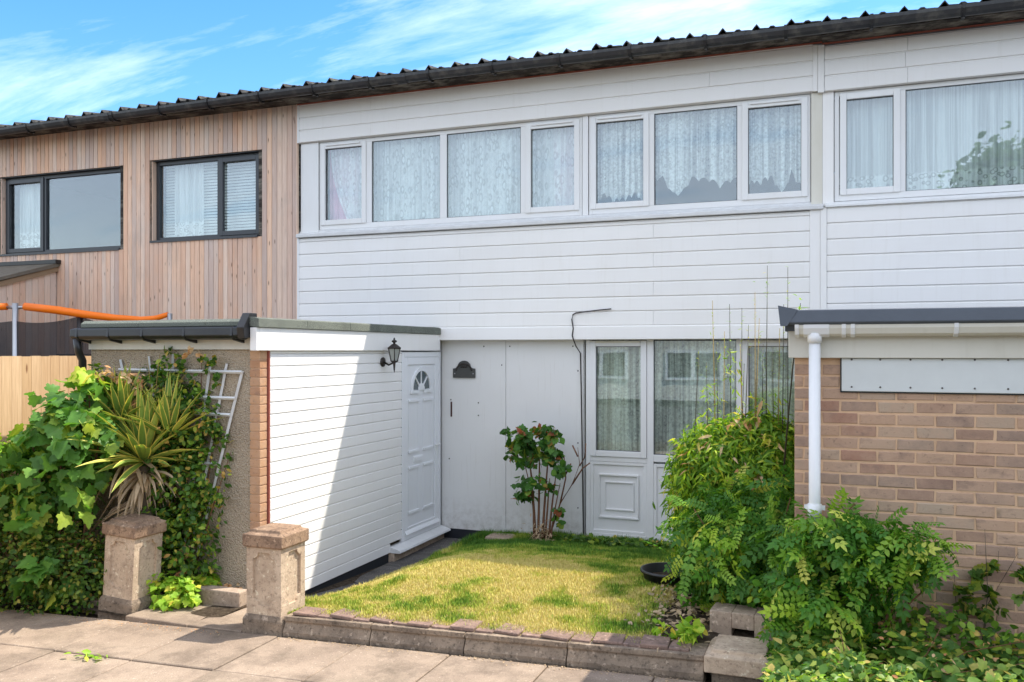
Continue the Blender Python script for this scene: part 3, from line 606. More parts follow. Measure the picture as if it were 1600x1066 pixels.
# ------------------------------------------------------------------ roofs, shared eaves
def tile_mesh():
    prof = [(0, .0), (.035, .040), (.052, .056), (.085, .012), (.165, .006), (.185, .022), (.215, .022), (.235, .006), (.30, .004), (.332, .0)]
    v = []; L = .40; th = .014
    for yy in (0, L):
        for x, z in prof: v.append((x, yy, z+yy*.0))
        for x, z in prof: v.append((x, yy, z-th))
    n = len(prof); f = []
    for i in range(n-1):
        f += [(i, i+1, 2*n+i+1, 2*n+i), (n+i, 3*n+i, 3*n+i+1, n+i+1), (i, n+i, n+i+1, i+1), (2*n+i, 2*n+i+1, 3*n+i+1, 3*n+i)]
    f += [(0, 2*n, 3*n, n), (n-1, 2*n-1, 4*n-1, 3*n-1)]
    me = bpy.data.meshes.new('tile'); me.from_pydata(v, [], f); me.materials.append(TILE); return me
TM = tile_mesh(); PIT = R(12)
def eave_z(x): return 5.455-.004*(x+6.5) if x > -6.5 else 5.455+.010*(x+6.5)
def roof(parent, x0, x1):
    r = MB().add([(x0, -.44, eave_z(x0)+.01), (x1, -.44, eave_z(x1)+.01), (x1, 3.4, 6.25), (x0, 3.4, 6.25), (x1, 7.1, 5.45), (x0, 7.1, 5.45)], [(0, 1, 2, 3), (3, 2, 4, 5)]).build('roof', TILE, parent)
    n = round((x1-x0)/.333); w_ = (x1-x0)/n
    V = np.array([v.co[:] for v in TM.vertices]); Fc = [tuple(p.vertices) for p in TM.polygons]; st = MB()
    for i in range(n):
        x = x0+i*w_
        for row in range(8):
            yy = -.50+row*.34*math.cos(PIT); zz_ = eave_z(x)+.035+row*.34*math.sin(PIT)+random.uniform(-.009, .009)
            rot = Matrix.Translation((x, yy, zz_)) @ Matrix.Rotation(PIT-.03, 4, 'X') @ Matrix.Rotation(random.uniform(-.02, .02), 4, 'Z') @ Matrix.Diagonal((w_/.333, 1, 1, 1))
            if row == 0: o = link('tile', TM, r); o.matrix_local = rot
            else: st.add([rot @ Vector(p) for p in V], Fc)
    st.build('tile_courses', TILE, r, kind='stuff')
    m = MB(); m.box(x0, x1, -.46, -.43, 5.352+(eave_z((x0+x1)/2)-5.43), 5.47+(eave_z((x0+x1)/2)-5.43)); m.build('eaves_fascia', SOFF, parent)
    BX('soffit', SOFF, parent, x0, x1, -.43, -.10, 5.391-(.02 if x0 > -1 else 0), 5.405)
    return r
roof(white, XL, XR)
BX('paint_line', WTRIM, white, XL, XR, -.143, -.137, 5.372, 5.389)
gut = thing('rain_gutter', 'long black half-round gutter running under the tiled eaves of all three houses', 'gutter')
gm = MB(); n = 40; xs = np.linspace(-12.5, 3.6, n); prof = [(-.065+.0, .03), (-.062, .0), (-.045, -.038), (-.015, -.058), (.015, -.058), (.045, -.038), (.062, .0), (.065, .03), (.058, .03), (.04, -.03), (.0, -.05), (-.04, -.03), (-.058, .03)]
v = []; 
for x in xs:
    for a, b in prof: v.append((x, -.53+a, eave_z(x)-.035+b+.004*math.sin(x*1.1)))
k = len(prof); gm.add(v, [(i*k+j, (i+1)*k+j, (i+1)*k+(j+1) % k, i*k+(j+1) % k) for i in range(n-1) for j in range(k)]); gm.build('gutter_channel', GUTB, gut)
bm = MB().prism([(.07, .035), (.066, -.005), (.048, -.044), (.015, -.066), (-.015, -.066), (-.048, -.044), (-.066, -.005), (-.07, .04), (-.063, .04), (-.06, -.0), (-.04, -.038), (0, -.06), (.04, -.038), (.06, 0), (.063, .035)], -.011, .011)
bm.box(-.011, .011, .05, .075, -.06, .03); bm.v = [(a*1.3, b_*1.12, c_*1.14) for a, b_, c_ in bm.v]; bme = bm.mesh('gutter_bracket', BLACKP)
x = -12.2
while x < 3.5:
    link('gutter_bracket', bme, gut, loc=(x, -.53, eave_z(x)-.035+.004*math.sin(x*1.1))); x += .78
jm = MB().prism([(.07, .035), (.066, -.005), (.048, -.044), (.015, -.066), (-.015, -.066), (-.048, -.044), (-.066, -.005), (-.07, .035)], -.06, .06).mesh('gutter_joint', GUTB)
for x in (-9.2, -4.75, -.95): link('gutter_joint', jm, gut, loc=(x, -.53, eave_z(x)-.035))

# ------------------------------------------------------------------ timber house on the left
tim = thing('terraced_house', 'terraced house clad in upright timber boards with dark grey windows, at the left', 'house')
XA = -12.3
openings = [(-11.73, -9.42, 3.66, 4.835), (-8.86, -7.09, 3.735, 4.865)]
BT, yT = .0775, -.10
x = XL-.012; i = 0
while x > XA:
    a, b = x-BT+.007, x; zt, zb_ = 5.40, 2.2
    segs = [(zb_, zt)]
    for (o0, o1, q0, q1) in openings:
        if b > o0 and a < o1:
            segs = [(zb_, q0), (q1, zt)]
            if a < o0: a_ = a
    for s0, s1 in segs:
        d = random.uniform(0, .003)
        MB().box(a, b, yT-.022-d, yT, s0, s1).build('board', TIMBER, tim)
    x -= BT; i += 1
BX('edge_trim', TIMBER, tim, XL-.011, XL-.002, yT-.04, yT, 2.4, 5.40)
w = MB(); w.box(XA, XL, yT+.001, .2, 0, 3.66).box(XA, XL, yT+.001, .2, 4.87, 5.40).box(-9.42, -8.86, yT+.001, .2, 3.66, 4.87).box(-7.09, XL, yT+.001, .2, 3.66, 4.87).box(XA, -11.73, yT+.001, .2, 3.66, 4.87).box(-8.86, -7.09, yT+.001, .2, 3.66, 3.734).box(-11.73, -9.42, yT+.001, .2, 4.836, 4.87)
w.build('wall', SOFF, tim)
for (o0, o1, q0, q1) in openings:
    BX('reveal_lining', TIMBER, tim, o0-.001, o0+.012, yT, .05, q0, q1); BX('reveal_lining', GREYF, tim, o0, o1, yT, .05, q1-.012, q1); room(tim, o0, o1, q0-.03, q1+.03, .08, 2.2)
    BX('sill', GREYF, tim, o0, o1+.005, yT-.04, .0, q0-.006, q0+.022)
def dwin(o0, o1, q0, q1, split, sash_left):
    y = -.03; m = bars(MB(), o0+.012, o1, q0+.022, q1-.013, .05, y, y+.06); m.box(split-.03, split+.03, y, y+.06, q0+.07, q1-.06); win = m.build('window', GREYF, tim, .003)
    L = (o0+.062, split-.03); Rr = (split+.03, o1-.05)
    for (a, b), s in ((L, sash_left), (Rr, not sash_left)):
        if s: bars(MB(), a-.02, b+.02, q0+.05, q1-.04, .06, y-.016, y+.03).build('sash', GREYF, win, .003)
        BX('pane', GLASS, win, a, b, y+.030, y+.034, q0+.07, q1-.06)
    return win
d1 = dwin(*openings[0], -10.93, True); d2 = dwin(*openings[1], -7.78, False)
curtain(d1, -11.6, -11.0, 4.85, 3.7, .12, 8, LACE_P, seed=21)
curtain(d2, -8.66, -8.15, 4.85, 3.78, .11, 9, LACE_P, seed=22)
zz = 3.80
while zz < 4.82:
    BX('blind_slat', BLIND, d2, -8.84, -7.11, .15, .165, zz, zz+.028); zz += .04
BX('rear_wall', SOFF, tim, XA, XL, 6.9, 7.1, 0, 5.4)
roof(tim, XA, XL)
# lean-to porch of the timber house, sloping down towards the street
for i in range(14):
    ya = -.14-i*.1; zt = 3.42-(-.12-ya)*.30
    if ya-.094 < -1.6: break
    MB().prism([(ya-.094, 2.0), (ya, 2.0), (ya, zt), (ya-.094, zt-.028)], -10.60, -10.58).build('side_board', TIMBER, tim)
MB().prism([(-.13, 3.46), (-1.75, 2.97), (-1.75, 2.90), (-.13, 3.39)], -12.2, -10.545).build('porch_verge', WCAP, tim)
pr = MB().prism([(-.13, 3.52), (-1.85, 3.00), (-1.85, 2.965), (-.13, 3.465)], -12.3, -10.52).build('porch_roof', GREYR, tim)
BX('porch_flashing', BLACKP, tim, -12.3, -10.5, -.22, -.125, 3.50, 3.555)

# ------------------------------------------------------------------ right hand house (upper floor above the brick extension)
rh = thing('terraced_house', 'white clad terraced house with plain net curtains above the brick extension, at the right', 'house')
X2 = 3.6
boards(rh, XR+.02, X2, 4.88, 5.34, Yf-.01, .158, (.62, .6)); boards(rh, XR+.045, X2, 2.40, 3.70, Yf-.01, .163, ())
BX('corner_trim', PVC, rh, XR-.042, XR+.018, Yf-.034, Yf+.03, 4.872, 5.35); BX('corner_trim', PVC, rh, XR-.018, XR+.043, Yf-.03, Yf+.03, 2.37, 3.70)
w = MB(); w.box(XR, X2, Yf+.03, .2, 2.3, 3.74).box(XR, X2, Yf+.03, .2, 4.88, 5.37).box(XR, -.06, -.06, .15, 3.74, 4.88); w.build('wall', PVCF, rh)
BX('post_trim', PVC, rh, XR+.002, -.062, -.105, -.05, 3.72, 4.878)
W3 = window(rh, -.055, 2.6, 3.765, 4.876, -.085, [(.06, .495, 1), (.607, 1.95, 0), (2.1, 2.5, 1)], vent=False)
MB().prism([(-.06, 3.765), (-.06, 3.70), (-.17, 3.70), (-.17, 3.725), (-.09, 3.76)], XR+.03, X2).build('sill', PVCF, rh, .003)
room(rh, -.05, 2.6, 3.72, 4.92, .02, 2.4)
curtain(W3, -.02, .55, 4.86, 3.80, .06, 8, LACE_P, seed=31); curtain(W3, .58, 2.0, 4.86, 3.80, .06, 20, LACE_P, seed=32)
BX('rear_wall', PVC, rh, XR, X2, 6.9, 7.1, 0, 5.4)
roof(rh, XR, X2)
BX('paint_line', WTRIM, rh, XR, X2, -.153, -.147, 5.352, 5.369)

# ------------------------------------------------------------------ brick extension
ext = thing('brick_extension', 'flat-roofed brick extension with white downpipe and blank white board, at the right', 'extension')
XE, YE = -.27, -3.80
BX('wall', BRICKSIDE, ext, XE, 3.4, YE+.10, -.13, 0, 2.22)
BX('mortar_bed', MORTAR, ext, XE+.004, 3.4, YE+.005, YE+.098, 0, 2.22)
bmeshes = []
for q in range(8):
    m = MB(); j = lambda: random.uniform(-.0032, .0032)
    L_, Hh = .2, .064
    for lx in (0, L_):
        pass
    v = []
    for yy, ins in ((.05, 0), (.004, 0), (0, .004)):
        for (xx, zz_) in ((0+ins, 0+ins), (L_-ins, 0+ins), (L_-ins, Hh-ins), (0+ins, Hh-ins)): v.append((xx+j(), yy+j()*.5, zz_+j()))
    m.add(v, [(0, 1, 5, 4), (1, 2, 6, 5), (2, 3, 7, 6), (3, 0, 4, 7), (4, 5, 9, 8), (5, 6, 10, 9), (6, 7, 11, 10), (7, 4, 8, 11), (8, 9, 10, 11)])
    bmeshes.append(m.mesh('brick', BRICK))
CO, BL = .0745, .21
for c in range(-3, 24):
    zb_ = 1.948-.0745*(c+1)+.005
    if zb_ < .30: break
    x0 = .42+(.105 if c % 2 else 0)-4*BL
    cols = []
    xx = x0
    while xx < 1.75:
        a, b = xx, xx+BL
        if b > XE+.03:
            a2 = max(a, XE); 
            if b-a2 > .03: cols.append((a2, b))
        xx += BL
    for a, b in cols:
        o = link('brick', random.choice(bmeshes), ext); o.location = (a+.005, YE+random.uniform(-.002, .002), zb_+random.uniform(-.0015, .0015)); o.scale = ((b-a-.013)/.2, 1, .96)
BX('roof', FELTG, ext, XE-.05, 3.4, YE-.06, -.14, 2.37, 2.44)
MB().prism([(YE-.10, 2.50), (YE-.16, 2.495), (YE-.175, 2.42), (YE-.16, 2.405), (YE-.06, 2.41), (YE-.06, 2.47)], XE-.07, 3.4).build('roof_edge', FELTG, ext, .005)
MB().prism([(XE-.07, 2.49), (XE-.075, 2.41), (XE-.04, 2.41), (XE+.04, 2.47), (XE+.0, 2.49)], YE-.15, -.14, 'y').build('roof_edge', FELTG, ext, .005)
MB().add([(XE-.085, YE-.165, 2.525), (XE-.07, YE-.18, 2.40), (XE-.03, YE-.18, 2.40), (XE+.03, YE-.165, 2.498), (XE-.085, YE-.10, 2.52), (XE-.07, YE-.1, 2.40), (XE-.03, YE-.1, 2.40), (XE+.03, YE-.1, 2.498)],
         [(0, 1, 2, 3), (4, 7, 6, 5), (0, 4, 5, 1), (0, 3, 7, 4), (1, 5, 6, 2), (2, 6, 7, 3)]).build('roof_corner', FELTG, ext)
BX('fascia', PVCC, ext, XE-.03, 3.4, YE-.045, YE-.005, 2.205, 2.40, bevel=.004)
BX('side_fascia', PVCC, ext, XE-.031, XE-.002, YE-.003, -.14, 2.205, 2.40, bevel=.004)
gy, gz = YE-.105, 2.385
MB().prism([(gy-.052, gz+.022), (gy-.05, gz), (gy-.034, gz-.034), (gy-.0, gz-.05), (gy+.034, gz-.034), (gy+.05, gz), (gy+.052, gz+.022)], XE+.02, 3.4).build('gutter', PVCC, ext, .003)
for x in (.02, .07, .62, 1.3): MB().prism([(gy-.058, gz+.028), (gy-.056, gz), (gy-.038, gz-.038), (gy, gz-.057), (gy+.038, gz-.038), (gy+.056, gz-.05), (gy+.058, gz+.03)], x-.012, x+.012).build('gutter_bracket', PVCF, ext, .003)
for x in (XE+.02,): MB().prism([(gy-.058, gz+.028), (gy-.056, gz), (gy-.038, gz-.038), (gy, gz-.057), (gy+.038, gz-.038), (gy+.056, gz), (gy+.058, gz+.03)], x-.008, x+.016).build('gutter_end', PVCF, ext, .003)
MB().prism([(gy-.057, gz+.027), (gy-.055, gz), (gy-.037, gz-.037), (gy, gz-.056), (gy+.037, gz-.037), (gy+.055, gz), (gy+.057, gz+.027)], XE+.06, XE+.21).build('gutter_outlet', PVCF, ext, .006)
dpx = XE+.125
MB().tube([(dpx, gy, gz-.03), (dpx, gy, gz-.09)], [.046, .040], 16).build('pipe_collar', PVCF, ext)
MB().tube([(dpx, gy, gz-.06), (dpx, gy, .3)], .034, 16).build('downpipe', PVCF, ext)
MB().tube([(dpx, gy, 1.24), (dpx, gy, 1.32)], .041, 16).box(dpx-.06, dpx+.06, gy-.008, gy+.03, 1.285, 1.31).build('pipe_clip', PVCF, ext)
sb = BX('wall_board', SIGNW, ext, .008, 1.9, YE-.022, YE-.012, 2.003, 2.203, bevel=.004); BX('board_backing', SIGNK, ext, .0, 1.905, YE-.011, YE-.004, 1.995, 2.204)
for x in (.065, .225, .39, .56, .73, .9, 1.07, 1.24):
    MB().lathe((x, YE-.024, 2.03), [(0, -.003), (.004, -.003), (.006, .002)], 8, 'y').build('screw', SCREW, ext)
    MB().lathe((x, YE-.024, 2.196), [(0, -.003), (.004, -.003), (.006, .002)], 8, 'y').build('screw', SCREW, ext)

# ------------------------------------------------------------------ fittings on the walls
lan = thing('wall_lantern', 'bronze carriage lantern with tapered glass, on the side cladding beside the white door', 'lantern')
lx, ly, lz = XW+.155, -1.47, 2.215
MB().lathe((XW+.016, ly+.0, 2.13), [(0, 0), (.05, .0), (.05, .012), (.03, .022), (0, .024)], 18, 'x').build('back_plate', IRON, lan)
MB().tube([(XW+.03, ly, 2.13), (XW+.09, ly, 2.10), (lx-.02, ly, 2.12), (lx, ly, lz-.075)], .010, 8).build('arm', IRON, lan)
MB().tube([(lx, ly, 2.15), (lx, ly, 2.10), (lx, ly, 2.05), (lx, ly, 2.02)], [.022, .012, .008, .002], 10).build('tail_spike', IRON, lan)
MB().lathe((lx, ly, lz), [(0, -.075), (.036, -.075), (.066, .055), (0, .055)], 6, 'z', False).build('lamp_glass', LAMPG, lan)
rb = MB()
for q in range(6):
    t = 2*math.pi*q/6; c, s = math.cos(t), math.sin(t); rb.tube([(lx+.038*c, ly+.038*s, lz-.078), (lx+.069*c, ly+.069*s, lz+.056)], .005, 5)
rb.lathe((lx, ly, lz), [(0, -.088), (.03, -.088), (.048, -.075), (.048, -.070), (0, -.07)], 6, 'z', False); rb.build('lamp_cage', IRON, lan)
MB().lathe((lx, ly, lz), [(0, .054), (.078, .054), (.080, .064), (.052, .085), (.03, .10), (.012, .108), (.014, .118), (.032, .128), (.03, .138), (.012, .147), (.008, .158), (.010, .165), (0, .172)], 6, 'z', False).build('lamp_roof', IRON, lan)
pq = thing('house_plaque', 'small dark arched plaque screwed to the white wall beside the front door', 'plaque')
pr_ = [(-4.345, 1.925), (-4.055, 1.925), (-4.055, 2.035), (-4.09, 2.04), (-4.115, 2.055)]+[(-4.20+.085*math.cos(R(a)), 2.055+.075*math.sin(R(a))) for a in range(20, 161, 14)]+[(-4.285, 2.055), (-4.31, 2.04), (-4.345, 2.035)]
MB().prism(pr_, -.022, -.008, 'y').build('plaque_plate', PLAQ, pq, .003)
em = MB()
for q in range(16):
    a = R(10+160*q/15); em.lathe((-4.20+.10*math.cos(a), -.025, 2.005+.085*math.sin(a)), [(0, -.004), (.012, -.001), (.014, .003)], 6, 'y')
for q in range(6): em.lathe((-4.235+.014*q, -.025, 2.055+.006*(q % 2)), [(0, -.005), (.013, -.001), (.014, .003)], 6, 'y')
em.build('relief', IRON, pq)
for x in (-4.32, -4.08): MB().lathe((x, -.024, 1.975), [(0, -.004), (.006, -.003), (.008, .002)], 8, 'y').build('screw', STEEL, pq)
tag(BX('metal_strip', RUST, None, -4.383, -4.363, -.006, -.0005, 1.455, 1.635), 'short upright rusty slot in the white wall below the dark plaque', 'strip')
cb_ = MB().tube([(-2.36, -.165, 2.71), (-2.50, -.160, 2.70), (-2.77, -.152, 2.672), (-2.805, -.15, 2.655), (-2.818, -.15, 2.60), (-2.80, -.155, 2.50), (-2.81, -.16, 2.42), (-2.795, -.16, 2.37), (-2.785, -.10, 2.30), (-2.755, -.02, 2.22), (-2.745, -.012, 1.6), (-2.735, -.012, 1.0), (-2.722, -.012, .15)], .007, 6).build('cable', CABLE)
tag(cb_, 'thin black cable hanging down the white wall left of the ground floor window', 'cable')

# ------------------------------------------------------------------ gate posts and walls
def oct_panel(m, cx, z0, z1, hw, y, d, f):
    pass
def gate_post(x0, y0, zb, label, lean=0, h=.72, cap=.345, body=.30):
    t = thing('gate_post', label, 'gate post', 'cast stone gate posts', (x0+cap/2, y0+cap/2, zb))
    c = cap/2; b = body/2
    MB().box(-c, c, -c, c, -.1, .10).add([(-c, -c, .10), (c, -c, .10), (c, c, .10), (-c, c, .10), (-b-.003, -b-.003, .135), (b+.003, -b-.003, .135), (b+.003, b+.003, .135), (-b-.003, b+.003, .135)], [(0, 1, 5, 4), (1, 2, 6, 5), (2, 3, 7, 6), (3, 0, 4, 7), (4, 5, 6, 7)]).build('base', COPE, t, .008)
    # shaft with a recessed panel with scooped corners on each face
    m = MB(); z0, z1 = .12, h-.09; pw_, pz0, pz1 = b*.64, z0+.08, z1-.045; cz = .045; dd = .028
    out = [(-b, z0), (b, z0), (b, z1), (-b, z1)]
    def notch():
        P = []
        for sx, sz, a0 in ((-1, -1, 0), (1, -1, 90), (1, 1, 180), (-1, 1, 270)):
            ccx, ccz = sx*pw_, (pz1 if sz > 0 else pz0)
            for q in range(5):
                a = R((a0+90) - 90*q/4); P.append((ccx+cz*math.cos(a), ccz+cz*math.sin(a)))
        return P
    P = notch()
    for rot in range(4):
        ca, sa = math.cos(rot*math.pi/2), math.sin(rot*math.pi/2)
        def T(u, zz_, dep): x, y = u, -b+dep; return (x*ca-y*sa, x*sa+y*ca, zz_)
        vs = [T(u, z_, 0) for u, z_ in out]+[T(u, z_, 0) for u, z_ in P]+[T(u*.97, z_, dd) for u, z_ in P]
        n = len(P); fs = []
        # fill ring: out corner i -> notch points group i
        for g_ in range(4):
            for q in range(4): fs.append((g_, 4+g_*5+q+1, 4+g_*5+q))
            nx = (g_+1) % 4; fs.append((g_, nx, 4+nx*5, 4+g_*5+4))
        for q in range(n): fs.append((4+q, 4+(q+1) % n, 4+n+(q+1) % n, 4+n+q))
        fs.append(tuple(4+n+q for q in range(n))); m.add(vs, fs)
    m.box(-b+.02, b-.02, -b+.02, b-.02, z0, z1); m.build('shaft', STONE, t)
    cm = MB(); c2 = c
    zc = h-.09; cm.add([(-c2+.012, -c2+.012, zc-.008), (c2-.012, -c2+.012, zc-.008), (c2-.012, c2-.012, zc-.008), (-c2+.012, c2-.012, zc-.008), (-c2, -c2, zc), (c2, -c2, zc), (c2, c2, zc), (-c2, c2, zc), (-c2, -c2, zc+.085), (c2, -c2, zc+.085), (c2, c2, zc+.085), (-c2, c2, zc+.085),
                    (-c2+.035, -c2+.035, zc+.097), (c2-.035, -c2+.035, zc+.097), (c2-.035, c2-.035, zc+.097), (-c2+.035, c2-.035, zc+.097), (-c2+.045, -c2+.045, zc+.118), (c2-.045, -c2+.045, zc+.118), (c2-.045, c2-.045, zc+.118), (-c2+.045, c2-.045, zc+.118)],
                   [(3, 2, 1, 0)]+[(r_*4+i, r_*4+(i+1) % 4, r_*4+4+(i+1) % 4, r_*4+4+i) for r_ in range(4) for i in range(4)]+[(16, 17, 18, 19)])
    cm.build('cap', CAPST, t, .006); t.rotation_euler = (0, R(lean), 0); return t
gate_post(-5.56, -4.17, .15, 'leaning cast stone gate post in front of the yucca, left of the gateway', 3.5)
gate_post(-4.10, -4.24, .19, 'upright cast stone gate post at the left end of the low garden wall', 0)
st = thing('gate_post', 'short sunken stone gate post, mostly its cap, at the right end of the low wall', 'gate post', 'cast stone gate posts', (-.56, -4.05, .10))
BX('shaft', COPE, st, -.16, .19, -.155, .16, -.2, .232, bevel=.006)
MB().add([(-.20, -.19, .232), (.20, -.19, .232), (.20, .19, .232), (-.20, .19, .232), (-.20, -.19, .33), (.20, -.19, .33), (.20, .19, .33), (-.20, .19, .33), (-.165, -.155, .342), (.165, -.155, .342), (.165, .155, .342), (-.165, .155, .342), (-.155, -.145, .365), (.155, -.145, .365), (.155, .145, .365), (-.155, .145, .365)],
         [(3, 2, 1, 0)]+[(r_*4+i, r_*4+(i+1) % 4, r_*4+4+(i+1) % 4, r_*4+4+i) for r_ in range(3) for i in range(4)]+[(12, 13, 14, 15)]).build('cap', STONE, st, .006)  # paler stone than the other caps, standing in for sunlight on it
cbk = thing('concrete_block', 'pale hollow concrete block half hidden in leaves behind the sunken post', 'block', None, (-.58, -3.72, .28))
MB().box(-.20, -.06, -.10, .10, 0, .30).box(.08, .20, -.10, .10, 0, .30).box(-.06, .08, -.10, .10, 0, .14).box(-.06, .08, -.10, .10, .2, .30).build('block_body', BLOCK, cbk, .006)
cbk.rotation_euler = (0, 0, R(-4))
lw = thing('garden_wall', 'low stone garden wall with red pavers on top along the front of the lawn', 'wall')
xs = [-3.755, -3.04, -2.33, -1.62, -.76]
for a, b in zip(xs, xs[1:]):
    z0, z1 = pave_z(a), pave_z(b); yb = -4.235
    sec = [(yb+.02, -.08), (yb, .0), (yb, .03), (yb+.012, .05), (yb+.03, .09), (yb+.02, .105), (yb+.02, .135), (yb+.25, .135), (yb+.25, -.08)]
    v = [(a+.003, p, q+z0) for p, q in sec]+[(b-.003, p, q+z1) for p, q in sec]; n = len(sec)
    MB().add(v, [tuple(range(n))[::-1], tuple(range(n, 2*n))]+[(i, (i+1) % n, n+(i+1) % n, n+i) for i in range(n)]).build('wall_stone', COPE, lw, .005)
x = -3.70
for i in range(10):
    wd = random.uniform(.17, .2); 
    if x+wd > -.76: break
    z0 = pave_z(x+.1)+.135
    o = MB().box(-wd/2, wd/2, -.09, .085, 0, .030+random.uniform(-.004, .004)-.006).build('paver', PAVER, lw, .007); o.location = (x+wd/2, -4.095+random.uniform(-.012, .012), z0+.001); o.rotation_euler = (random.uniform(-.03, .03), random.uniform(-.03, .02), random.uniform(-.14, .14))
    f_ = MB().box(-.062, .062, -.09, .085, 0, .017).build('flat_paver', PAVER, lw, .004); f_.location = (x+wd+.07, -4.09, z0+.001)
    x += .315+random.uniform(-.02, .02)
ew = BX('edging_stone', COPE, None, -6.35, -5.60, -4.09, -3.93, .10, .215, bevel=.01); tag(ew, 'low weathered edging stone running left from the leaning gate post', 'edging')
tag(BX('edging_stone', BLOCK, None, -4.98, -4.52, -3.74, -3.62, .10, .30, bevel=.01), 'pale stone edge of the raised bed between the two gate posts', 'edging')
tag(BX('loose_brick', PAVER, None, -3.93, -3.82, -1.42, -1.02, .0, .13, bevel=.008), 'loose red brick on edge between path and grass near the door', 'brick')
tag(BX('flat_stone', BLOCK, None, -3.75, -3.45, -.48, -.22, .05, .16, bevel=.03), 'flat mossy stone in the grass against the dark plinth', 'stone')
pot = thing('plastic_tub', 'round black plastic tub of dry soil sunk in the grass by the green shrub', 'tub', None, (-1.27, -2.66, .385))
MB().lathe((0, 0, 0), [(.0, 0), (.17, 0), (.195, .12), (.215, .125), (.215, .145), (.20, .145), (.18, .05), (0, .05)], 28).build('tub_wall', BLACKP, pot)
MB().lathe((0, 0, 0), [(0, .085), (.186, .075)], 24).build('dry_soil', SOIL, pot)

# ------------------------------------------------------------------ fence, trellis, trampoline
fe = thing('timber_fence', 'new upright board fence, sunlit, behind the plants at the far left', 'fence')
y = -2.85
while y > -6.6:
    MB().box(-6.915, -6.895, y-.097, y-.0, .1, 2.2+random.uniform(-.003, .003)).build('board', FENCE, fe); y -= .10
BX('rail', FENCE, fe, -6.96, -6.916, -6.6, -2.85, 1.9, 1.98); BX('rail', FENCE, fe, -6.96, -6.916, -6.6, -2.85, .5, .58)
tr = thing('trellis', 'white fan trellis fixed to the pebble-dashed wall behind the climber', 'trellis')
yt = -3.50
def lath(p, q, yo=0): MB().tube([(p[0], yt-yo, p[1]), (q[0], yt-yo, q[1])], .014, 4, smooth=False).build('lath', WHITEPT, tr)
for top, bot in (((-6.0, 2.17), (-5.55, .5)), ((-5.68, 2.2), (-5.45, .5)), ((-5.41, 2.22), (-5.42, .5)), ((-5.0, 2.18), (-5.30, .5)), ((-4.84, 2.14), (-5.22, .5)), ((-4.68, 2.08), (-5.15, .5))): lath(top, bot)
for z_, a, b in ((2.08, -6.0, -4.67), (1.86, -5.9, -4.74), (1.72, -5.85, -4.79), (1.3, -5.7, -4.92)): lath((a, z_), (b, z_-.01), .018)
tp = thing('trampoline', 'trampoline with orange padded rim and black safety net behind the fence', 'trampoline')
rim = [(-11.2, -2.2, 2.78), (-10.4, -1.9, 2.78), (-9.72, -1.62, 2.80)]
MB().tube(rim, .045, 10).build('padded_rim', ORANGE, tp)
rim2 = [(-9.50, -1.55, 2.80), (-9.12, -1.42, 2.755), (-8.78, -1.3, 2.70), (-8.42, -1.18, 2.655), (-8.12, -1.05, 2.635), (-7.95, -1.0, 2.65), (-7.80, -.95, 2.70)]
MB().tube(rim2, [.05, .052, .05, .045, .04, .036, .03], 10).build('padded_rim', ORANGE, tp)
MB().tube([(-9.72, -1.62, 2.79), (-9.50, -1.55, 2.79)], .02, 8).build('rim_joint', STEEL, tp)
MB().tube([(-9.60, -1.6, .2), (-9.60, -1.6, 2.84)], .035, 10).build('pole', STEEL, tp); MB().tube([(-8.85, -1.31, .2), (-8.85, -1.31, 2.71)], .035, 10).build('pole', BLACKP, tp); MB().tube([(-7.77, -.95, .2), (-7.77, -.95, 2.71)], .03, 10).build('pole', STEEL, tp)
nm = MB()
def netp(a, b, za, zb2, sag):
    v = []; 
    for i in range(13):
        t = i/12; x = a[0]+(b[0]-a[0])*t; yy = a[1]+(b[1]-a[1])*t; zt = za+(zb2-za)*t-sag*4*t*(1-t); v += [(x, yy, zt), (x, yy, .9)]
    nm.add(v, [(2*i, 2*i+1, 2*i+3, 2*i+2) for i in range(12)])
netp((-11.2, -2.1), (-9.6, -1.62), 2.58, 2.62, .04); netp((-9.6, -1.62), (-8.85, -1.32), 2.62, 2.68, .05); netp((-8.85, -1.32), (-7.8, -.95), 2.68, 2.58, .08); nm.build('safety_net', NET, tp)
MB().tube([(-11.2, -2.05, 1.1), (-9.6, -1.6, 1.1), (-8.2, -1.1, 1.1), (-7.15, -.9, 1.1)], .04, 8).build('bed_frame', BLACKP, tp)

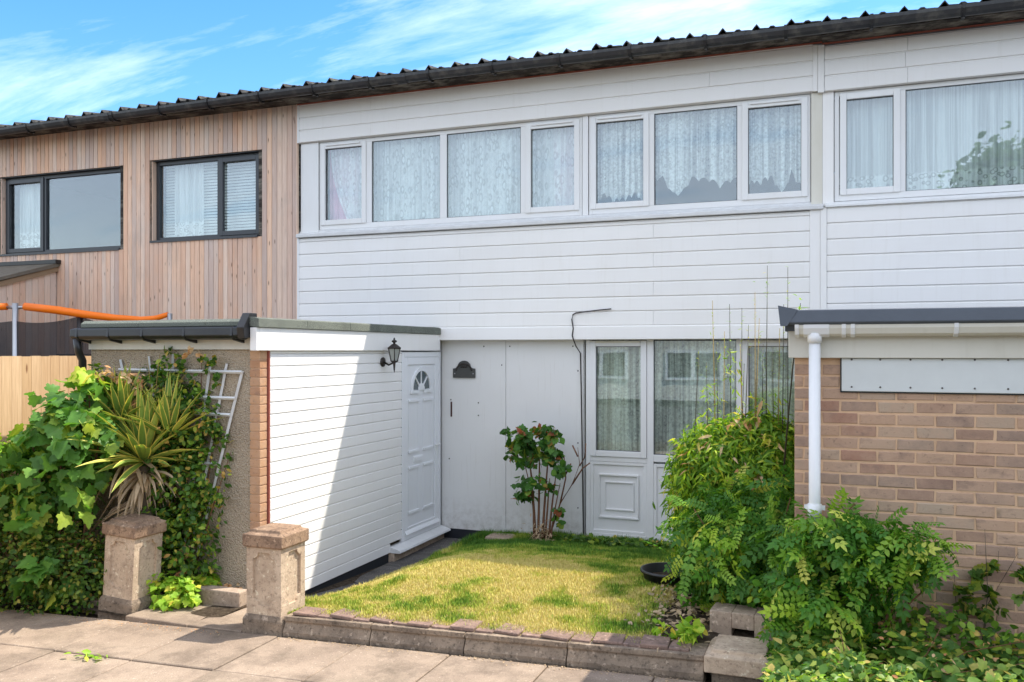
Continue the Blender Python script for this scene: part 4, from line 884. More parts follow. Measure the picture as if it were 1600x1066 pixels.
# ------------------------------------------------------------------ plants
def tpl(v, f, edge=None): return (np.array(v, float), f, edge)
def leaf_oval(w=.5, n=3, fold=.12, curl=.15):
    v = [(0, 0, 0)]; L = []; Rr = []
    ws = [.35, .5, .36]
    for i, wi in enumerate(ws):
        y = (i+1)/4; L.append((-wi*w*1.0, y, fold*wi-curl*y*y)); Rr.append((wi*w, y, fold*wi-curl*y*y))
    mid = [(0, (i+1)/4, -curl*((i+1)/4)**2) for i in range(3)]
    v += L+mid+Rr+[(0, 1, -curl)]
    # idx: 0 base, 1-3 L, 4-6 mid, 7-9 R, 10 tip
    f = [(0, 4, 1), (0, 7, 4), (1, 4, 5, 2), (4, 7, 8, 5), (2, 5, 6, 3), (5, 8, 9, 6), (3, 6, 10), (6, 9, 10)]
    return tpl(v, f)
def leaf_lobed(curl=.2):
    P = [(0, .04), (-.2, -.04), (-.42, .0), (-.44, .14), (-.40, .2), (-.58, .30), (-.62, .48), (-.42, .52), (-.36, .58), (-.34, .74), (-.20, .74), (-.14, .9), (0, 1.0), (.14, .9), (.20, .74), (.34, .74), (.36, .58), (.42, .52), (.62, .48), (.58, .30), (.40, .2), (.44, .14), (.42, .0), (.2, -.04)]
    z = lambda x, y: .16*abs(x)-curl*y*y
    v = [(0, .32, 0)]+[(x, y, z(x, y)) for x, y in P]; n = len(P)
    return tpl(v, [(0, 1+i, 1+(i+1) % n) for i in range(n)])
def leaf_blade(w=.11, curl=.35):
    v = []; 
    for y, k in ((0, .3), (.3, 1), (.65, .8), (1, 0.02)):
        z = -curl*y*y; v += [(-w*k, y, z+w*k*.4), (0, y, z), (w*k, y, z+w*k*.4)]
    f = []
    for i in range(3): b = i*3; f += [(b, b+1, b+4, b+3), (b+1, b+2, b+5, b+4)]
    return tpl(v, f)
def leaf_pinnate(pairs=4, ll=.26, lw_=.11, curl=.25):
    v = []; f = []
    def leaflet(x, y, ang, L):
        o = len(v); c, s = math.cos(ang), math.sin(ang)
        for (a, b, zz_) in ((0, 0, 0), (-lw_*.9, .38*L, .02), (0, .42*L, 0), (lw_*.9, .38*L, .02), (-lw_*.6, .75*L, .0), (lw_*.6, .75*L, 0), (0, L, -.03)):
            X, Y = x+a*c+b*s, y-a*s+b*c; v.append((X, Y, zz_-curl*Y*Y))
        for q in ((0, 2, 1), (0, 3, 2), (1, 2, 6, 4), (2, 3, 5, 6)): f.append(tuple(i+o for i in q))
    for i in range(pairs):
        y = .16+.66*i/(pairs-1 if pairs > 1 else 1)
        leaflet(0, y, 1.15, ll); leaflet(0, y, -1.15, ll)
    leaflet(0, .84, 0, ll); o = len(v)
    v += [(-.008, 0, 0), (.008, 0, 0), (-.006, .5, -curl*.25), (.006, .5, -curl*.25), (0, .9, -curl*.8)]; f += [(o, o+1, o+3, o+2), (o+2, o+3, o+4)]
    return tpl(v, f)
OV, LB, BLD = leaf_oval(.55), leaf_lobed(), leaf_blade()
OV2 = leaf_oval(.8, curl=.25); LB2 = leaf_lobed(.4); BLD2 = leaf_blade(.12, .6); PN = leaf_pinnate(6, .20, .062); PN2 = leaf_pinnate(5, .22, .07, .5); SM = leaf_oval(.7, curl=.05)
def frames(nrm, tipd):
    z = nrm/np.linalg.norm(nrm, axis=1, keepdims=True)
    y = tipd-(tipd*z).sum(1, keepdims=True)*z; y /= (np.linalg.norm(y, axis=1, keepdims=True)+1e-9); x = np.cross(y, z)
    return np.stack([x, y, z], -1)      # columns
def blob(cx, cy, cz, rx, ry, rz, n, shell=.45, clump=.18):
    """points in an ellipsoid, mostly near its surface, gathered in clumps; returns pos, outward"""
    nc = max(4, n//9); d = rng.normal(size=(nc, 3)); d /= np.linalg.norm(d, axis=1, keepdims=True)
    rad = (1-shell*rng.random(nc)**1.6)*(1+.22*(rng.random(nc)-.5)); k = rng.integers(0, nc, n)
    r = np.array([rx, ry, rz]); p = d[k]*rad[k][:, None]*r+rng.normal(size=(n, 3))*clump*r.min()
    return p+np.array([cx, cy, cz]), d[k]
def foliage(parent, pos, out, tm, mat, size, nobj=0, up=.6, rand=.7, droop=.35, var=.35, name='leaf', hang=False, zmin=None, meshes={}):
    if zmin is not None:
        k = pos[:, 2] > zmin; pos, out = pos[k], out[k]
    n = len(pos); tms = tm if isinstance(tm, list) else [tm]
    nrm = out*.8+np.array([0, 0, up])+rng.normal(size=(n, 3))*rand; tip = out*1.0+rng.normal(size=(n, 3))*.8+np.array([0, 0, -droop])
    M = frames(nrm, tip); s = size*(1+var*(rng.random(n)*2-1)); which = rng.integers(0, len(tms), n)
    view = np.array([0, -9.46, 2.25])-pos; view /= np.linalg.norm(view, axis=1, keepdims=True)
    score = (out*view).sum(1)+.5*rng.random(n); order = np.argsort(-score)
    for idx in order[:nobj]:
        w_ = which[idx]; key = (id(tms[w_]), mat.name)
        if key not in meshes:
            V, F, E = tms[w_]; me = bpy.data.meshes.new(name); me.from_pydata(V.tolist(), [], F); me.materials.append(mat); me.polygons.foreach_set('use_smooth', [True]*len(F)); meshes[key] = me
        o = bpy.data.objects.new(name, meshes[key]); COL.objects.link(o); o.parent = parent
        m = Matrix(M[idx].tolist()).to_4x4() @ Matrix.Diagonal((s[idx], s[idx], s[idx], 1)); m.translation = pos[idx].tolist(); o.matrix_local = m
    rest = order[nobj:]
    if len(rest): merged(parent, 'foliage', [(tms[w_], M[rest[which[rest] == w_]], pos[rest[which[rest] == w_]], s[rest[which[rest] == w_]]) for w_ in range(len(tms))], mat)
def merged(parent, name, sets, mat, kind='stuff', extra=None, **kw):
    Vs, Fs, rn = [], [], []; o = 0
    for (V, F, E), M, P, S in sets:
        n = len(P)
        if n == 0: continue
        W = np.einsum('nij,vj->nvi', M, V)*S[:, None, None]+P[:, None, :]; nv = len(V); Vs.append(W.reshape(-1, 3)); rn.append(np.repeat(rng.random(n), nv))
        base = (np.arange(n)*nv+o)
        for f in F: Fs.append((base[:, None]+np.array(f)[None, :]))
        o += n*nv
    me = bpy.data.meshes.new(name); V = np.concatenate(Vs).astype(np.float32)
    me.vertices.add(len(V)); me.vertices.foreach_set('co', V.reshape(-1))
    loops = np.concatenate([f.reshape(-1) for f in Fs]); sizes = np.concatenate([np.full(len(f), f.shape[1]) for f in Fs]); starts = np.concatenate([[0], np.cumsum(sizes)[:-1]])
    me.loops.add(len(loops)); me.loops.foreach_set('vertex_index', loops.astype(np.int32)); me.polygons.add(len(sizes)); me.polygons.foreach_set('loop_start', starts.astype(np.int32)); me.polygons.foreach_set('loop_total', sizes.astype(np.int32))
    me.polygons.foreach_set('use_smooth', np.ones(len(sizes), bool)); me.update(calc_edges=True)
    a = me.attributes.new('rnd', 'FLOAT', 'POINT'); a.data.foreach_set('value', np.concatenate(rn).astype(np.float32)); me.materials.append(mat)
    if extra is not None:
        a = me.attributes.new('dry', 'FLOAT', 'POINT'); a.data.foreach_set('value', extra.astype(np.float32))
    return link(name, me, parent, kind=kind, **kw)
def stems(parent, base, tips, r=.006, mat=STEM, bend=.15, name='stem', r1=None):
    for t in tips:
        b = Vector(base)+Vector((random.uniform(-.05, .05), random.uniform(-.05, .05), 0)); t = Vector(t); mid = b.lerp(t, .5)+Vector((random.uniform(-bend, bend)*.5, random.uniform(-bend, bend)*.5, bend*.3))
        MB().tube([b, b.lerp(mid, .6), mid, mid.lerp(t, .6), t], [r, r*.9, r*.8, r*.6, r*.35], 5).build(name, mat, parent)
def cat_(*bl):
    P, O_ = zip(*bl); return np.concatenate(P), np.concatenate(O_)

# dark hedge, far left
hd = thing('hedge', 'dark small-leaved hedge at the far left below the lobed-leaf sapling', 'hedge')
p, o = cat_(blob(-6.45, -4.12, .55, .55, .30, .72, 5200, .35), blob(-5.98, -4.08, .42, .45, .24, .42, 2600, .35), blob(-6.85, -4.35, .75, .45, .4, .75, 2800, .35))
foliage(hd, p, o, [SM, OV], L_IVY, .042, 250, zmin=.12); stems(hd, (-6.3, -3.95, .1), [(-6.6, -4, 1.1), (-6.1, -4, .9), (-6.3, -4.1, 1.2), (-5.9, -4, .7)], .012)
p, o = blob(-6.75, -4.2, 1.36, .40, .3, .12, 700); foliage(hd, p, o, SM, L_LIME, .05, 0)  # yellow-green leaves colour in the sunlight on the hedge top
# lobed leaf sapling
sy = thing('sapling', 'sapling with large lobed green leaves beside the yucca, left side', 'sapling')
p, o = cat_(blob(-6.12, -4.05, 1.45, .55, .34, .40, 560, .5), blob(-6.02, -4.15, 1.08, .46, .30, .30, 170, .5), blob(-5.88, -4.0, 1.82, .30, .2, .22, 110), blob(-5.98, -4.28, .42, .30, .16, .26, 60), blob(-6.35, -4.1, 1.0, .3, .2, .25, 60))
foliage(sy, p, o, [LB, LB2], L_SYC, .108, 298, up=.6, rand=.65, droop=.8)
p, o = blob(-5.83, -4.0, 2.07, .05, .05, .06, 9); foliage(sy, p, o, LB2, L_LIME, .13, 9, droop=1.5)
stems(sy, (-6.0, -3.95, .15), [(-6.4, -4.1, 1.6), (-6.1, -4.1, 1.8), (-5.84, -4.0, 2.08), (-5.7, -4, 1.6), (-6.2, -4.25, .9)], .012)
# yucca
yu = thing('yucca', 'yucca with striped sword leaves and dead skirt behind the leaning gate post', 'yucca')
tb = Vector((-5.44, -3.76, .25)); MB().tube([tb, tb+Vector((0, 0, .6)), tb+Vector((-.04, 0, 1.03))], [.055, .06, .05], 10).build('trunk', BARK, yu)
MB().tube([tb+Vector((-.05, 0, .3)), tb+Vector((-.2, .02, .7)), tb+Vector((-.28, .02, 1.25))], [.045, .04, .035], 8).build('trunk', BARK, yu)
def sword(base, dirv, L, w, sag, mat, name='leaf', twist=0):
    d = Vector(dirv).normalized(); side = d.cross(Vector((0, 0, 1)))
    if side.length < .2: side = Vector((1, 0, 0))
    side.normalize(); side = Matrix.Rotation(twist, 3, d) @ side; up = side.cross(d).normalized(); v = []; ed = []; n = 7; p = Vector(base); dd = d.copy()
    for i in range(n):
        t = i/(n-1); ww = w*(.75+.5*math.sin(math.pi*min(t*1.1, 1)))*(1-t**4)+.001; nn = side.cross(dd).normalized()
        for u, e in ((-1, 1), (-.62, .3), (0, 0), (.62, .3), (1, 1)):
            v.append(p+side*(u*ww)+nn*(abs(u)*ww*.5)); ed.append(e)
        p = p+dd*(L/(n-1)); dd = (dd+Vector((0, 0, -sag*(t+.2)))).normalized()
    f = [(i*5+j, i*5+j+1, (i+1)*5+j+1, (i+1)*5+j) for i in range(n-1) for j in range(4)]
    me = bpy.data.meshes.new(name); me.from_pydata([tuple(q) for q in v], [], f); me.materials.append(mat); me.polygons.foreach_set('use_smooth', [True]*len(f))
    a = me.attributes.new('edge', 'FLOAT', 'POINT'); a.data.foreach_set('value', ed); return link(name, me, yu)
def rosette(c, n, Lr, el0, el1, w, sag, mat, name='leaf'):
    for i in range(n):
        t = i/n; el = R(el0+(el1-el0)*t+random.uniform(-8, 8)); az = i*2.4+random.uniform(-.3, .3)
        dv = (math.cos(el)*math.cos(az), math.cos(el)*math.sin(az), math.sin(el)); sword(Vector(c)+Vector(dv)*.04, dv, random.uniform(*Lr), w*random.uniform(.8, 1.2), sag, mat, name, random.uniform(-.5, .5))
rosette(tb+Vector((-.04, 0, 1.06)), 100, (.36, .66), 92, -6, .024, .10, L_YUC); rosette(tb+Vector((-.30, .02, 1.36)), 52, (.34, .54), 90, 20, .022, .05, L_YUC); rosette(tb+Vector((.14, .10, 1.25)), 44, (.34, .56), 92, 15, .022, .05, L_YUC)
rosette(tb+Vector((-.03, 0, .98)), 84, (.14, .42), 0, -82, .014, .30, L_DEAD, 'dead_leaf'); rosette(tb+Vector((-.2, 0, 1.1)), 26, (.3, .5), -15, -70, .017, .30, L_DEAD, 'dead_leaf')
p, o = cat_(blob(-5.85, -3.74, 2.0, .38, .12, .11, 260, .9), blob(-5.6, -3.72, 1.78, .34, .12, .2, 90, .9)); foliage(yu, p, o, [OV, BLD], L_DRY, .05, 0)
stems(yu, (-5.6, -3.6, 1.5), [(-5.1, -3.7, 2.05), (-5.35, -3.72, 2.22), (-5.75, -3.7, 2.18), (-5.0, -3.7, 1.8), (-5.5, -3.7, 2.2)], .005, STEMG)
# climber
cl = thing('climber', 'small-leaved green climber covering the trellis on the pebble-dashed wall', 'climber')
p, o = cat_(blob(-5.22, -3.55, 1.62, .32, .16, .34, 1500, .5), blob(-5.32, -3.6, 1.05, .33, .2, .55, 2600, .5), blob(-5.22, -3.62, .62, .34, .22, .35, 1500, .5), blob(-5.5, -3.54, 1.9, .42, .1, .24, 800, .6), blob(-5.4, -3.55, 2.12, .14, .08, .14, 120), blob(-6.1, -3.6, 1.6, .4, .12, .5, 900, .6), blob(-4.98, -3.55, 1.25, .2, .12, .42, 600))
foliage(cl, p, o, [SM, OV], L_CLM, .048, 290, zmin=.2); p, o = cat_(blob(-4.95, -3.55, 2.17, .16, .05, .06, 60, .9), blob(-4.92, -3.53, 2.05, .08, .04, .14, 50, .9)); foliage(cl, p, o, SM, L_CLM, .042, 0)
p, o = cat_(blob(-5.12, -3.58, 2.2, .1, .05, .05, 16), blob(-5.2, -3.75, .62, .25, .08, .2, 60)); foliage(cl, p, o, SM, L_DRY, .05, 0)
stems(cl, (-5.2, -3.5, .3), [(-4.9, -3.5, 1.9), (-5.4, -3.5, 2.1), (-5.1, -3.5, 2.2), (-4.78, -3.52, 1.4), (-5.6, -3.5, 2.1)], .007)
# lime ground plants
for lab, bl, tmx, mt, sz in (('bright green cranesbill clump on the ground right of the leaning gate post', blob(-5.12, -3.84, .25, .26, .16, .18, 900), LB, L_LIME, .048), ('yellow-green ivy-like clump beside the pale edging stone between the posts', blob(-4.97, -3.58, .30, .11, .08, .09, 90), LB, L_LIME, .06)):
    g = thing('cranesbill', lab, 'plant'); foliage(g, *bl, [tmx, LB2], mt, sz, 90, up=1.2, rand=.35)
lt = thing('leaf_litter', 'scatter of dead brown leaves below the pebble-dashed wall', 'leaf litter'); p, o = blob(-4.85, -3.55, .27, .3, .12, .02, 140, .9); foliage(lt, p, o, SM, L_DRY, .035, 0, up=2)
# bush against the white wall
rb_ = thing('rose_bush', 'leggy bush with green and red leaves against the white wall, left of the window', 'bush')
for (bx, tx, tz, rr_) in ((-3.14, -3.24, 1.22, .018), (-3.10, -3.10, 1.25, .016), (-3.05, -2.98, 1.28, .016), (-3.02, -2.98, .85, .014), (-2.98, -2.90, .95, .015), (-2.96, -2.86, .8, .012), (-3.12, -3.30, 1.1, .012)):
    MB().tube([(bx, -.50, .12), (bx+(tx-bx)*.15, -.47, .12+(tz-.12)*.3), (bx+(tx-bx)*.5, -.45, .12+(tz-.12)*.65), (tx, -.45, tz)], [rr_, rr_*.85, rr_*.6, rr_*.3], 6).build('stem', STEM, rb_)
for pts in ([(-2.98, -.48, .2), (-2.86, -.45, .58), (-2.72, -.45, .80), (-2.64, -.45, 1.02), (-2.66, -.45, 1.2)], [(-2.72, -.45, .80), (-2.60, -.46, .98), (-2.52, -.46, 1.04)], [(-2.64, -.45, 1.0), (-2.58, -.45, 1.1), (-2.57, -.45, 1.25)], [(-2.86, -.45, .58), (-2.80, -.44, .86), (-2.82, -.44, 1.1)], [(-2.66, -.45, 1.1), (-2.72, -.45, 1.22)], [(-2.80, -.44, .9), (-2.74, -.44, 1.02)]):
    MB().tube(pts, [.010-.0018*i for i in range(len(pts))], 5).build('bare_twig', STEM, rb_)
p, o = cat_(blob(-3.26, -.5, 1.20, .26, .13, .20, 260, .95, .26), blob(-3.02, -.5, 1.29, .18, .12, .13, 130, .95, .26), blob(-2.97, -.5, .98, .22, .12, .12, 84, .95, .26), blob(-3.17, -.5, .76, .22, .12, .16, 90, .95, .26), blob(-2.92, -.5, .50, .14, .08, .16, 18, .95))
foliage(rb_, p, o, [OV2, LB], L_ROSE, .078, 290, droop=.7); k = rng.normal(size=(260, 3))*[.07, .04, .08]+[-3.05, -.50, .20]
foliage(rb_, k, np.tile([0, -.2, 1.0], (260, 1)), BLD, L_DEAD, .07, 0, rand=.5)
# weeds along the foot of the wall
wd = thing('weeds', 'strip of low green weeds along the foot of the ground floor window', 'weeds')
n = 700; k = np.stack([rng.uniform(-2.85, -1.4, n), rng.uniform(-.42, -.10, n), np.zeros(n)], 1); k[:, 2] = lawn_z(k[:, 0], k[:, 1])+rng.random(n)*.07
foliage(wd, k, np.tile([0, -.2, 1.0], (n, 1)), [LB, SM], L_CLM, .055, 0, rand=.5)
# bamboo
bb = thing('bamboo', 'bushy bamboo clump with tall thin canes at the corner of the brick extension', 'bamboo')
p, o = cat_(blob(-.80, -2.55, 1.25, .42, .38, .42, 14000, .3, .12), blob(-.60, -2.5, 1.36, .36, .35, .36, 9000, .3, .12), blob(-.85, -2.6, .85, .36, .32, .4, 4200, .4), blob(-.45, -2.75, 1.15, .24, .3, .42, 3000, .4))
foliage(bb, p, o, [BLD, BLD2], L_BAM, .075, 295, up=.35, rand=.6, droop=.9, zmin=.4)
p, o = blob(-.72, -2.62, 1.25, .42, .4, .45, 160, .2); foliage(bb, p, o, BLD2, L_DRY, .09, 0, droop=.9)
canes = [(-.93, 2.64), (-.80, 2.61), (-.71, 2.58), (-.61, 2.70), (-.52, 2.90), (-.37, 2.88), (-.43, 2.42), (-1.04, 2.24), (-.98, 2.16), (-.72, 2.3), (-.66, 2.45), (-.55, 2.3), (-.84, 2.4), (-.48, 2.1), (-.90, 2.3), (-.58, 2.5), (-.69, 2.15), (-.4, 2.6)]
for i, (cx, cz) in enumerate(canes):
    b = (cx+random.uniform(-.06, .06), -2.5+random.uniform(-.15, .1), .4); top = (cx, -2.6+random.uniform(-.02, .02), cz)
    MB().tube([b, Vector(b).lerp(Vector(top), .5)+Vector((random.uniform(-.02, .02), 0, 0)), top], [.0065, .005, .002], 5).build('cane', STEMG if i % 3 == 0 else STEMK, bb)
    kk = rng.normal(size=(12, 3))*[.004, .004, .09]+np.array(top)-[0, 0, .16]; foliage(bb, kk, np.tile([0, 0, 1.0], (12, 1)), BLD, L_LIME, .026, 0, droop=-2.5)
for cx, lo, hi in ((-.80, 2.1, 2.35), (-.75, 1.9, 2.3), (-.98, 1.8, 2.1), (-.45, 1.85, 2.05), (-.60, 1.9, 2.0), (-.9, 1.85, 2.1)):
    kk = np.stack([rng.normal(cx, .035, 22), rng.normal(-2.6, .03, 22), rng.uniform(lo-.1, hi-.1, 22)], 1); foliage(bb, kk, rng.normal(size=(22, 3))*.4, BLD, L_LIME, .05, 0, droop=.8)
# tall cane leaning in front of the downpipe
MB().tube([(-.42, -2.9, .5), (-.36, -3.2, 1.5), (-.29, -3.5, 2.15), (-.235, -3.7, 2.55)], [.008, .007, .005, .002], 5).build('cane', STEMK, bb)
kk = rng.normal(size=(12, 3))*[.012, .012, .05]+np.array([-.235, -3.7, 2.52]); foliage(bb, kk, np.tile([0, 0, 1.0], (12, 1)), BLD, L_LIME, .05, 0, droop=.2)
# big shrub with divided leaves
sh = thing('shrub', 'large spreading shrub with divided leaves between the lawn and the brick extension', 'shrub')
p, o = cat_(blob(-.62, -3.25, .96, .42, .36, .30, 900, .4, .12), blob(-.40, -3.4, .80, .46, .32, .34, 1000, .4, .12), blob(-.72, -3.45, .66, .30, .3, .26, 220, .5), blob(-.06, -4.05, .90, .28, .2, .36, 380, .5), blob(-.15, -4.1, .66, .2, .2, .24, 120, .5), blob(-.38, -3.3, 1.22, .3, .3, .14, 120), blob(.02, -4.02, 1.12, .2, .12, .18, 110, .6))
k = ~((p[:, 1] < -3.42) & (p[:, 2] < .74) & (p[:, 0] < -.34)); p, o = p[k], o[k]
foliage(sh, p, o, [PN, PN2], L_SHR, .175, 300, up=.6, rand=.75, droop=.4, zmin=.42)
p, o = cat_(blob(-.55, -3.2, .70, .40, .28, .34, 4200, .3), blob(-.1, -4.0, .7, .34, .2, .32, 900, .5)); foliage(sh, p, o, SM, L_SHR, .05, 0, zmin=.4)
stems(sh, (-.45, -3.5, .35), [(-.95, -3.4, 1.15), (-.7, -3.3, 1.25), (-.3, -3.6, 1.3), (.0, -4.1, 1.2), (-.2, -3.9, 1.1), (.08, -4.0, 1.35)], .009)
p, o = cat_(blob(-.30, -3.95, .56, .07, .08, .08, 8), blob(-.62, -3.55, 1.0, .30, .12, .16, 34, .9), blob(-.1, -4.2, .72, .16, .08, .08, 12)); foliage(sh, p, o, PN2, L_LIME, .19, 54)  # lime clusters imitate sunlit patches on the shaded shrub by leaf colour
# shrub branch against the brick
sb_ = thing('shrub', 'leafy shrub branch leaning against the middle of the brick wall', 'shrub')
p, o = cat_(blob(.30, -4.15, 1.18, .15, .12, .12, 90, .9), blob(.45, -4.12, 1.12, .13, .10, .08, 60, .9), blob(.22, -4.12, 1.04, .16, .12, .10, 70, .9)); foliage(sb_, p, o, [PN, PN2], L_SHR, .16, 220, droop=.6)
stems(sb_, (.1, -4.0, .4), [(.5, -4.12, 1.2), (.3, -4.1, 1.25), (.6, -4.1, 1.08), (.4, -4.1, 1.0)], .007)
# ivy climbing the brick
iv = thing('ivy', 'sparse dark ivy climbing the brick wall at the right edge', 'ivy')
p, o = cat_(blob(.78, -3.86, .98, .06, .03, .12, 30, .9), blob(.76, -3.9, .80, .14, .05, .12, 70, .9), blob(.62, -3.88, .82, .08, .04, .12, 24, .9), blob(.93, -3.9, .88, .08, .04, .16, 40, .9)); foliage(iv, p, o, [LB, SM], L_IVY, .055, 160)
stems(iv, (.75, -3.84, .4), [(.78, -3.83, 1.22), (.85, -3.83, 1.1), (.62, -3.83, 1.0), (.95, -3.83, 1.1)], .003, STEMK)
# bramble and ground cover in the front bed
gc = link('ground_cover', None) if False else None
br = thing('bramble', 'sunlit tangle of pale bramble and weeds at the bottom right corner', 'bramble')
n = 5200; X_ = rng.uniform(-.34, 1.6, n); Y_ = rng.uniform(-5.1, -4.05, n); Z_ = .40+rng.random(n)**1.4*(.16+.15*vnoise(X_, Y_, 5)); k = np.stack([X_, Y_, Z_], 1)
foliage(br, k, np.tile([0, -.3, .9], (n, 1)), [LB, SM, OV2], L_BRA, .055, 290, rand=.55, up=.8)
n = 3600; X_ = rng.uniform(-.36, 1.3, n); Y_ = rng.uniform(-5.1, -4.72, n); Z_ = .38+rng.random(n)**.7*(.16+.20*vnoise(X_, Y_, 4)); k = np.stack([X_, Y_, Z_], 1)
foliage(br, k, np.tile([0, -.2, 1.0], (n, 1)), [SM, OV2, LB, BLD], L_BRA, .038, 0, rand=.8, up=.6)
for q_ in range(26):
    c_ = np.array([rng.uniform(-.3, 1.2), rng.uniform(-5.0, -4.75), rng.uniform(.5, .66)]); kk = c_+rng.normal(size=(30, 3))*[.04, .03, .03]; foliage(br, kk, rng.normal(size=(30, 3))*.4+[0, 0, .8], [SM, OV], L_LIME if q_ % 3 else L_DRY, .028, 0)
n = 2600; X_ = rng.uniform(-.1, 1.7, n); Y_ = rng.uniform(-4.35, -3.86, n); Z_ = .40+rng.random(n)**1.2*(.18+.3*vnoise(X_+3, Y_, 4)); k = np.stack([X_, Y_, Z_], 1)
foliage(br, k, np.tile([0, -.3, .7], (n, 1)), [SM, OV2], L_CLM, .05, 0, rand=.6)
n = 200; X_ = rng.uniform(-.3, 1.4, n); k = np.stack([X_, rng.uniform(-4.7, -4.0, n), .5+rng.random(n)*.22], 1); k[:, 0] = np.round(k[:, 0]/.24)*.24+rng.normal(0, .03, n); foliage(br, k, np.tile([0, -.3, .7], (n, 1)), [SM, BLD], L_DRY, .032, 0)
stems(br, (.2, -4.4, .4), [(.0, -4.5, .75), (.5, -4.4, .8), (.9, -4.5, .7), (.6, -4.7, .68), (1.1, -4.3, .8)], .004)
bl_ = thing('weeds', 'yellow-green weed tuft at the right end of the lawn beside the sunken post', 'weeds'); p, o = blob(-.93, -3.98, .47, .16, .08, .08, 160, .8); foliage(bl_, p, o, [BLD, SM], L_LIME, .06, 0)
mu = thing('mulch', 'dead leaves and dry stalks under the big shrub at the lawn edge', 'leaf litter'); n = 700; X_ = rng.normal(-1.0, .12, n); Y_ = rng.normal(-3.2, .4, n); k = np.stack([X_, Y_, lawn_z(X_, Y_)+.02], 1); foliage(mu, k, np.tile([0, 0, 1.0], (n, 1)), [BLD, SM], L_DEAD, .038, 0, up=1.5)
fl = thing('cranesbill', 'purple cranesbill flower among leaves beside the black tub', 'flower'); MB().lathe((-1.0, -3.0, .62), [(0, 0), (.014, .004), (.024, .016)], 5).build('petals', m_simple('purple_petal', (.30, .04, .45), .6), fl); MB().tube([(-1.0, -2.98, .4), (-1.0, -3.0, .62)], .002, 4).build('stem', STEMG, fl)
p, o = blob(-1.0, -2.98, .52, .12, .1, .08, 90, .8); foliage(fl, p, o, LB, L_SHR, .05, 0)
# stray weeds in the paving
for lab, c, nn in (('tiny weed in the paving joint left of the gateway', (-4.75, -5.0, .185), 26), ('small weed growing from the paving at the foot of the leaning gate post', (-5.9, -4.22, .18), 24)):
    g = thing('weeds', lab, 'weeds'); kk = rng.normal(size=(nn, 3))*[.06, .03, .008]+np.array(c); foliage(g, kk, np.tile([0, 0, 1.0], (nn, 1)), [OV, BLD], L_LIME, .05, 0, up=1.2)

gt = thing('leaf_litter', 'grit and dry scraps gathered on the paving along the foot of the low wall', 'leaf litter')
n = 420; X_ = rng.uniform(-3.75, -.8, n); k = np.stack([X_, -4.262-np.abs(rng.normal(0, .035, n)), pave_z(X_)+.004], 1); foliage(gt, k, np.tile([0, 0, 1.0], (n, 1)), [SM, BLD], L_DEAD, .014, 0, up=2, rand=.3)
n = 260; X_ = rng.uniform(-6.6, -4.2, n); k = np.stack([X_, -4.28-np.abs(rng.normal(0, .06, n)), pave_z(X_)+.004], 1); foliage(gt, k, np.tile([0, 0, 1.0], (n, 1)), [SM, BLD], L_DRY, .013, 0, up=2, rand=.3)
for i in range(9):
    a_ = R(random.uniform(150, 215)); q0 = Vector((-5.45, -3.8, random.uniform(.9, 1.15))); MB().tube([q0, q0+Vector((math.cos(a_)*.25, -.08, -.12)), q0+Vector((math.cos(a_)*random.uniform(.35, .55), -.12, random.uniform(-.45, -.25)))], [.012, .010, .004], 4).build('dead_leaf', L_DEAD, yu)

# ------------------------------------------------------------------ grass
n = 270000
X_ = rng.uniform(-4.02, -1.12, n); Y_ = rng.uniform(-4.14, -.04, n); keep = (X_ > -3.98+.06*vnoise(Y_, X_, 6)) & (rng.random(n) < np.clip((-1.05-X_)/.35, .15, 1)); X_, Y_ = X_[keep], Y_[keep]; n = len(X_)
Z_ = lawn_z(X_, Y_); dr = np.clip(drynes(X_, Y_)+rng.normal(0, .13, n), 0, 1)
h = (.010+.022*rng.random(n)**1.4)*(1.25-.5*dr)*(.75+.7*vnoise(X_, Y_, 4))*np.where(Y_ > -1.4, 1.5, 1); ed = (X_ < -3.85) | (Y_ > -.35); h = np.where(ed, h*1.7, h)
tuft = np.exp(-(((X_+3.32)/.09)**2+((Y_+3.3)/.09)**2)); h = h*(1+1.8*tuft); dr = np.clip(dr-.6*tuft, 0, 1)
az = rng.uniform(0, 2*np.pi, n); lean = rng.uniform(.05, .6, n); w = .0018*(1+rng.random(n))
c, s = np.cos(az), np.sin(az); bx, by = -s*w, c*w
P = np.stack([X_, Y_, Z_-.004], 1); T = P+np.stack([c*h*lean, s*h*lean, h+.004], 1); Md = P*.5+T*.5+np.stack([c*0, s*0, h*.12], 1)
off_ = np.stack([bx, by, bx*0], 1)
V = np.stack([P-off_, P+off_, Md+off_*.8, Md-off_*.8, T], 1).reshape(-1, 3).astype(np.float32)
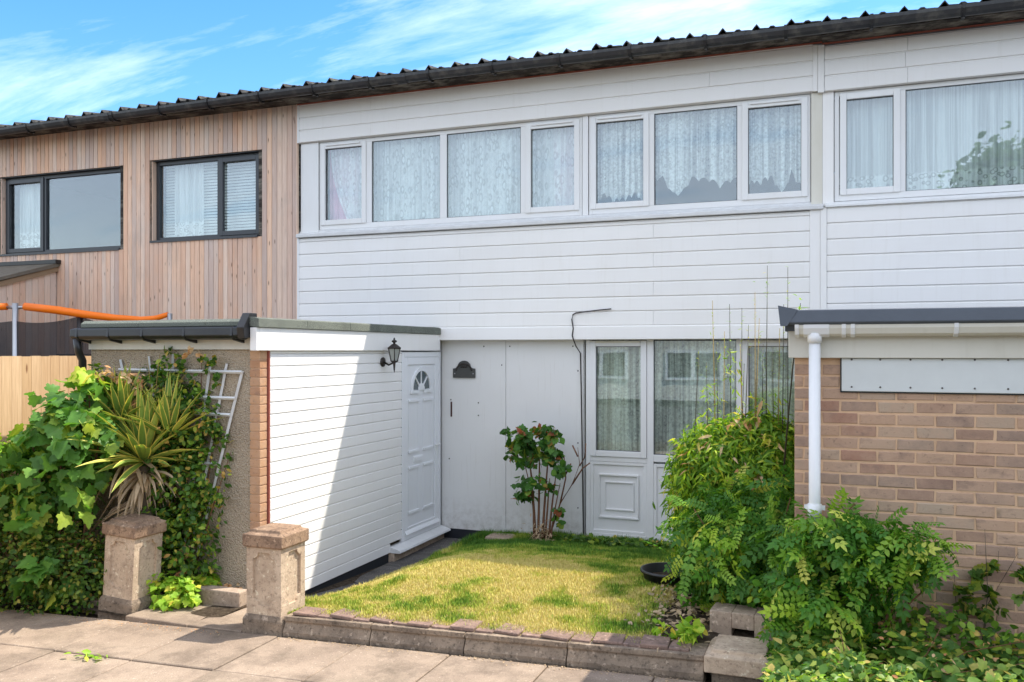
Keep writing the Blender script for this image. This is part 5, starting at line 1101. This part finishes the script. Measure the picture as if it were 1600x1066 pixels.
base = np.arange(n)*5; loops = np.stack([base, base+1, base+2, base+3, base+3, base+2, base+4], 1).reshape(-1); sizes = np.tile([4, 3], n); starts = np.concatenate([[0], np.cumsum(sizes)[:-1]])
me = bpy.data.meshes.new('grass'); me.vertices.add(len(V)); me.vertices.foreach_set('co', V.reshape(-1)); me.loops.add(len(loops)); me.loops.foreach_set('vertex_index', loops.astype(np.int32)); me.polygons.add(len(sizes)); me.polygons.foreach_set('loop_start', starts.astype(np.int32)); me.polygons.foreach_set('loop_total', sizes.astype(np.int32)); me.update(calc_edges=True)
a = me.attributes.new('dry', 'FLOAT', 'POINT'); a.data.foreach_set('value', np.repeat(dr, 5).astype(np.float32)); me.materials.append(L_GRS); link('grass', me, kind='stuff', label='patchy dry yellow and green lawn grass in front of the white house', cat='grass')

# ------------------------------------------------------------------ across the street (seen only as reflections in the window glass)
op = thing('terraced_house', 'pale houses across the street, seen only as a reflection in the ground floor window', 'house')
HB = m_simple('render_wall', (.62, .60, .54), .9); BX('wall', HB, op, -30, 34, -36, -30, 0, 5.6)
MB().prism([(-29.4, 5.5), (-33, 7.4), (-36.6, 5.5)], -30.4, 34.4).build('roof', TILE, op)
x = -29
while x < 33:
    BX('window', PVCF, op, x, x+2.6, -29.98, -29.9, .9, 2.3); BX('window', PVCF, op, x, x+2.6, -29.98, -29.9, 3.6, 4.9)
    BX('window', GREYF, op, x+.15, x+1.2, -29.9, -29.88, 1.05, 2.15); BX('window', GREYF, op, x+1.4, x+2.45, -29.9, -29.88, 1.05, 2.15); x += 4.3
def tree(x, y, h, r, lab):
    t = thing('tree', lab, 'tree'); MB().tube([(x, y, 0), (x+.2, y, h*.4), (x, y, h*.8)], [.3, .22, .08], 8).build('trunk', BARK, t)
    bl = [blob(x+random.uniform(-r, r)*.5, y+random.uniform(-r, r)*.5, h-r+random.uniform(-r, r)*.45, r*.62, r*.62, r*.55, 3200, .5) for _ in range(7)]
    foliage(t, *cat_(*bl), OV2, L_TREE, .32, 0)
tree(7.6, -33, 11.4, 3.4, 'broad green tree across the street, reflected in the upper right window'); tree(3.6, -38, 9.6, 2.4, 'smaller tree across the street, reflected at the left of the upper right window')
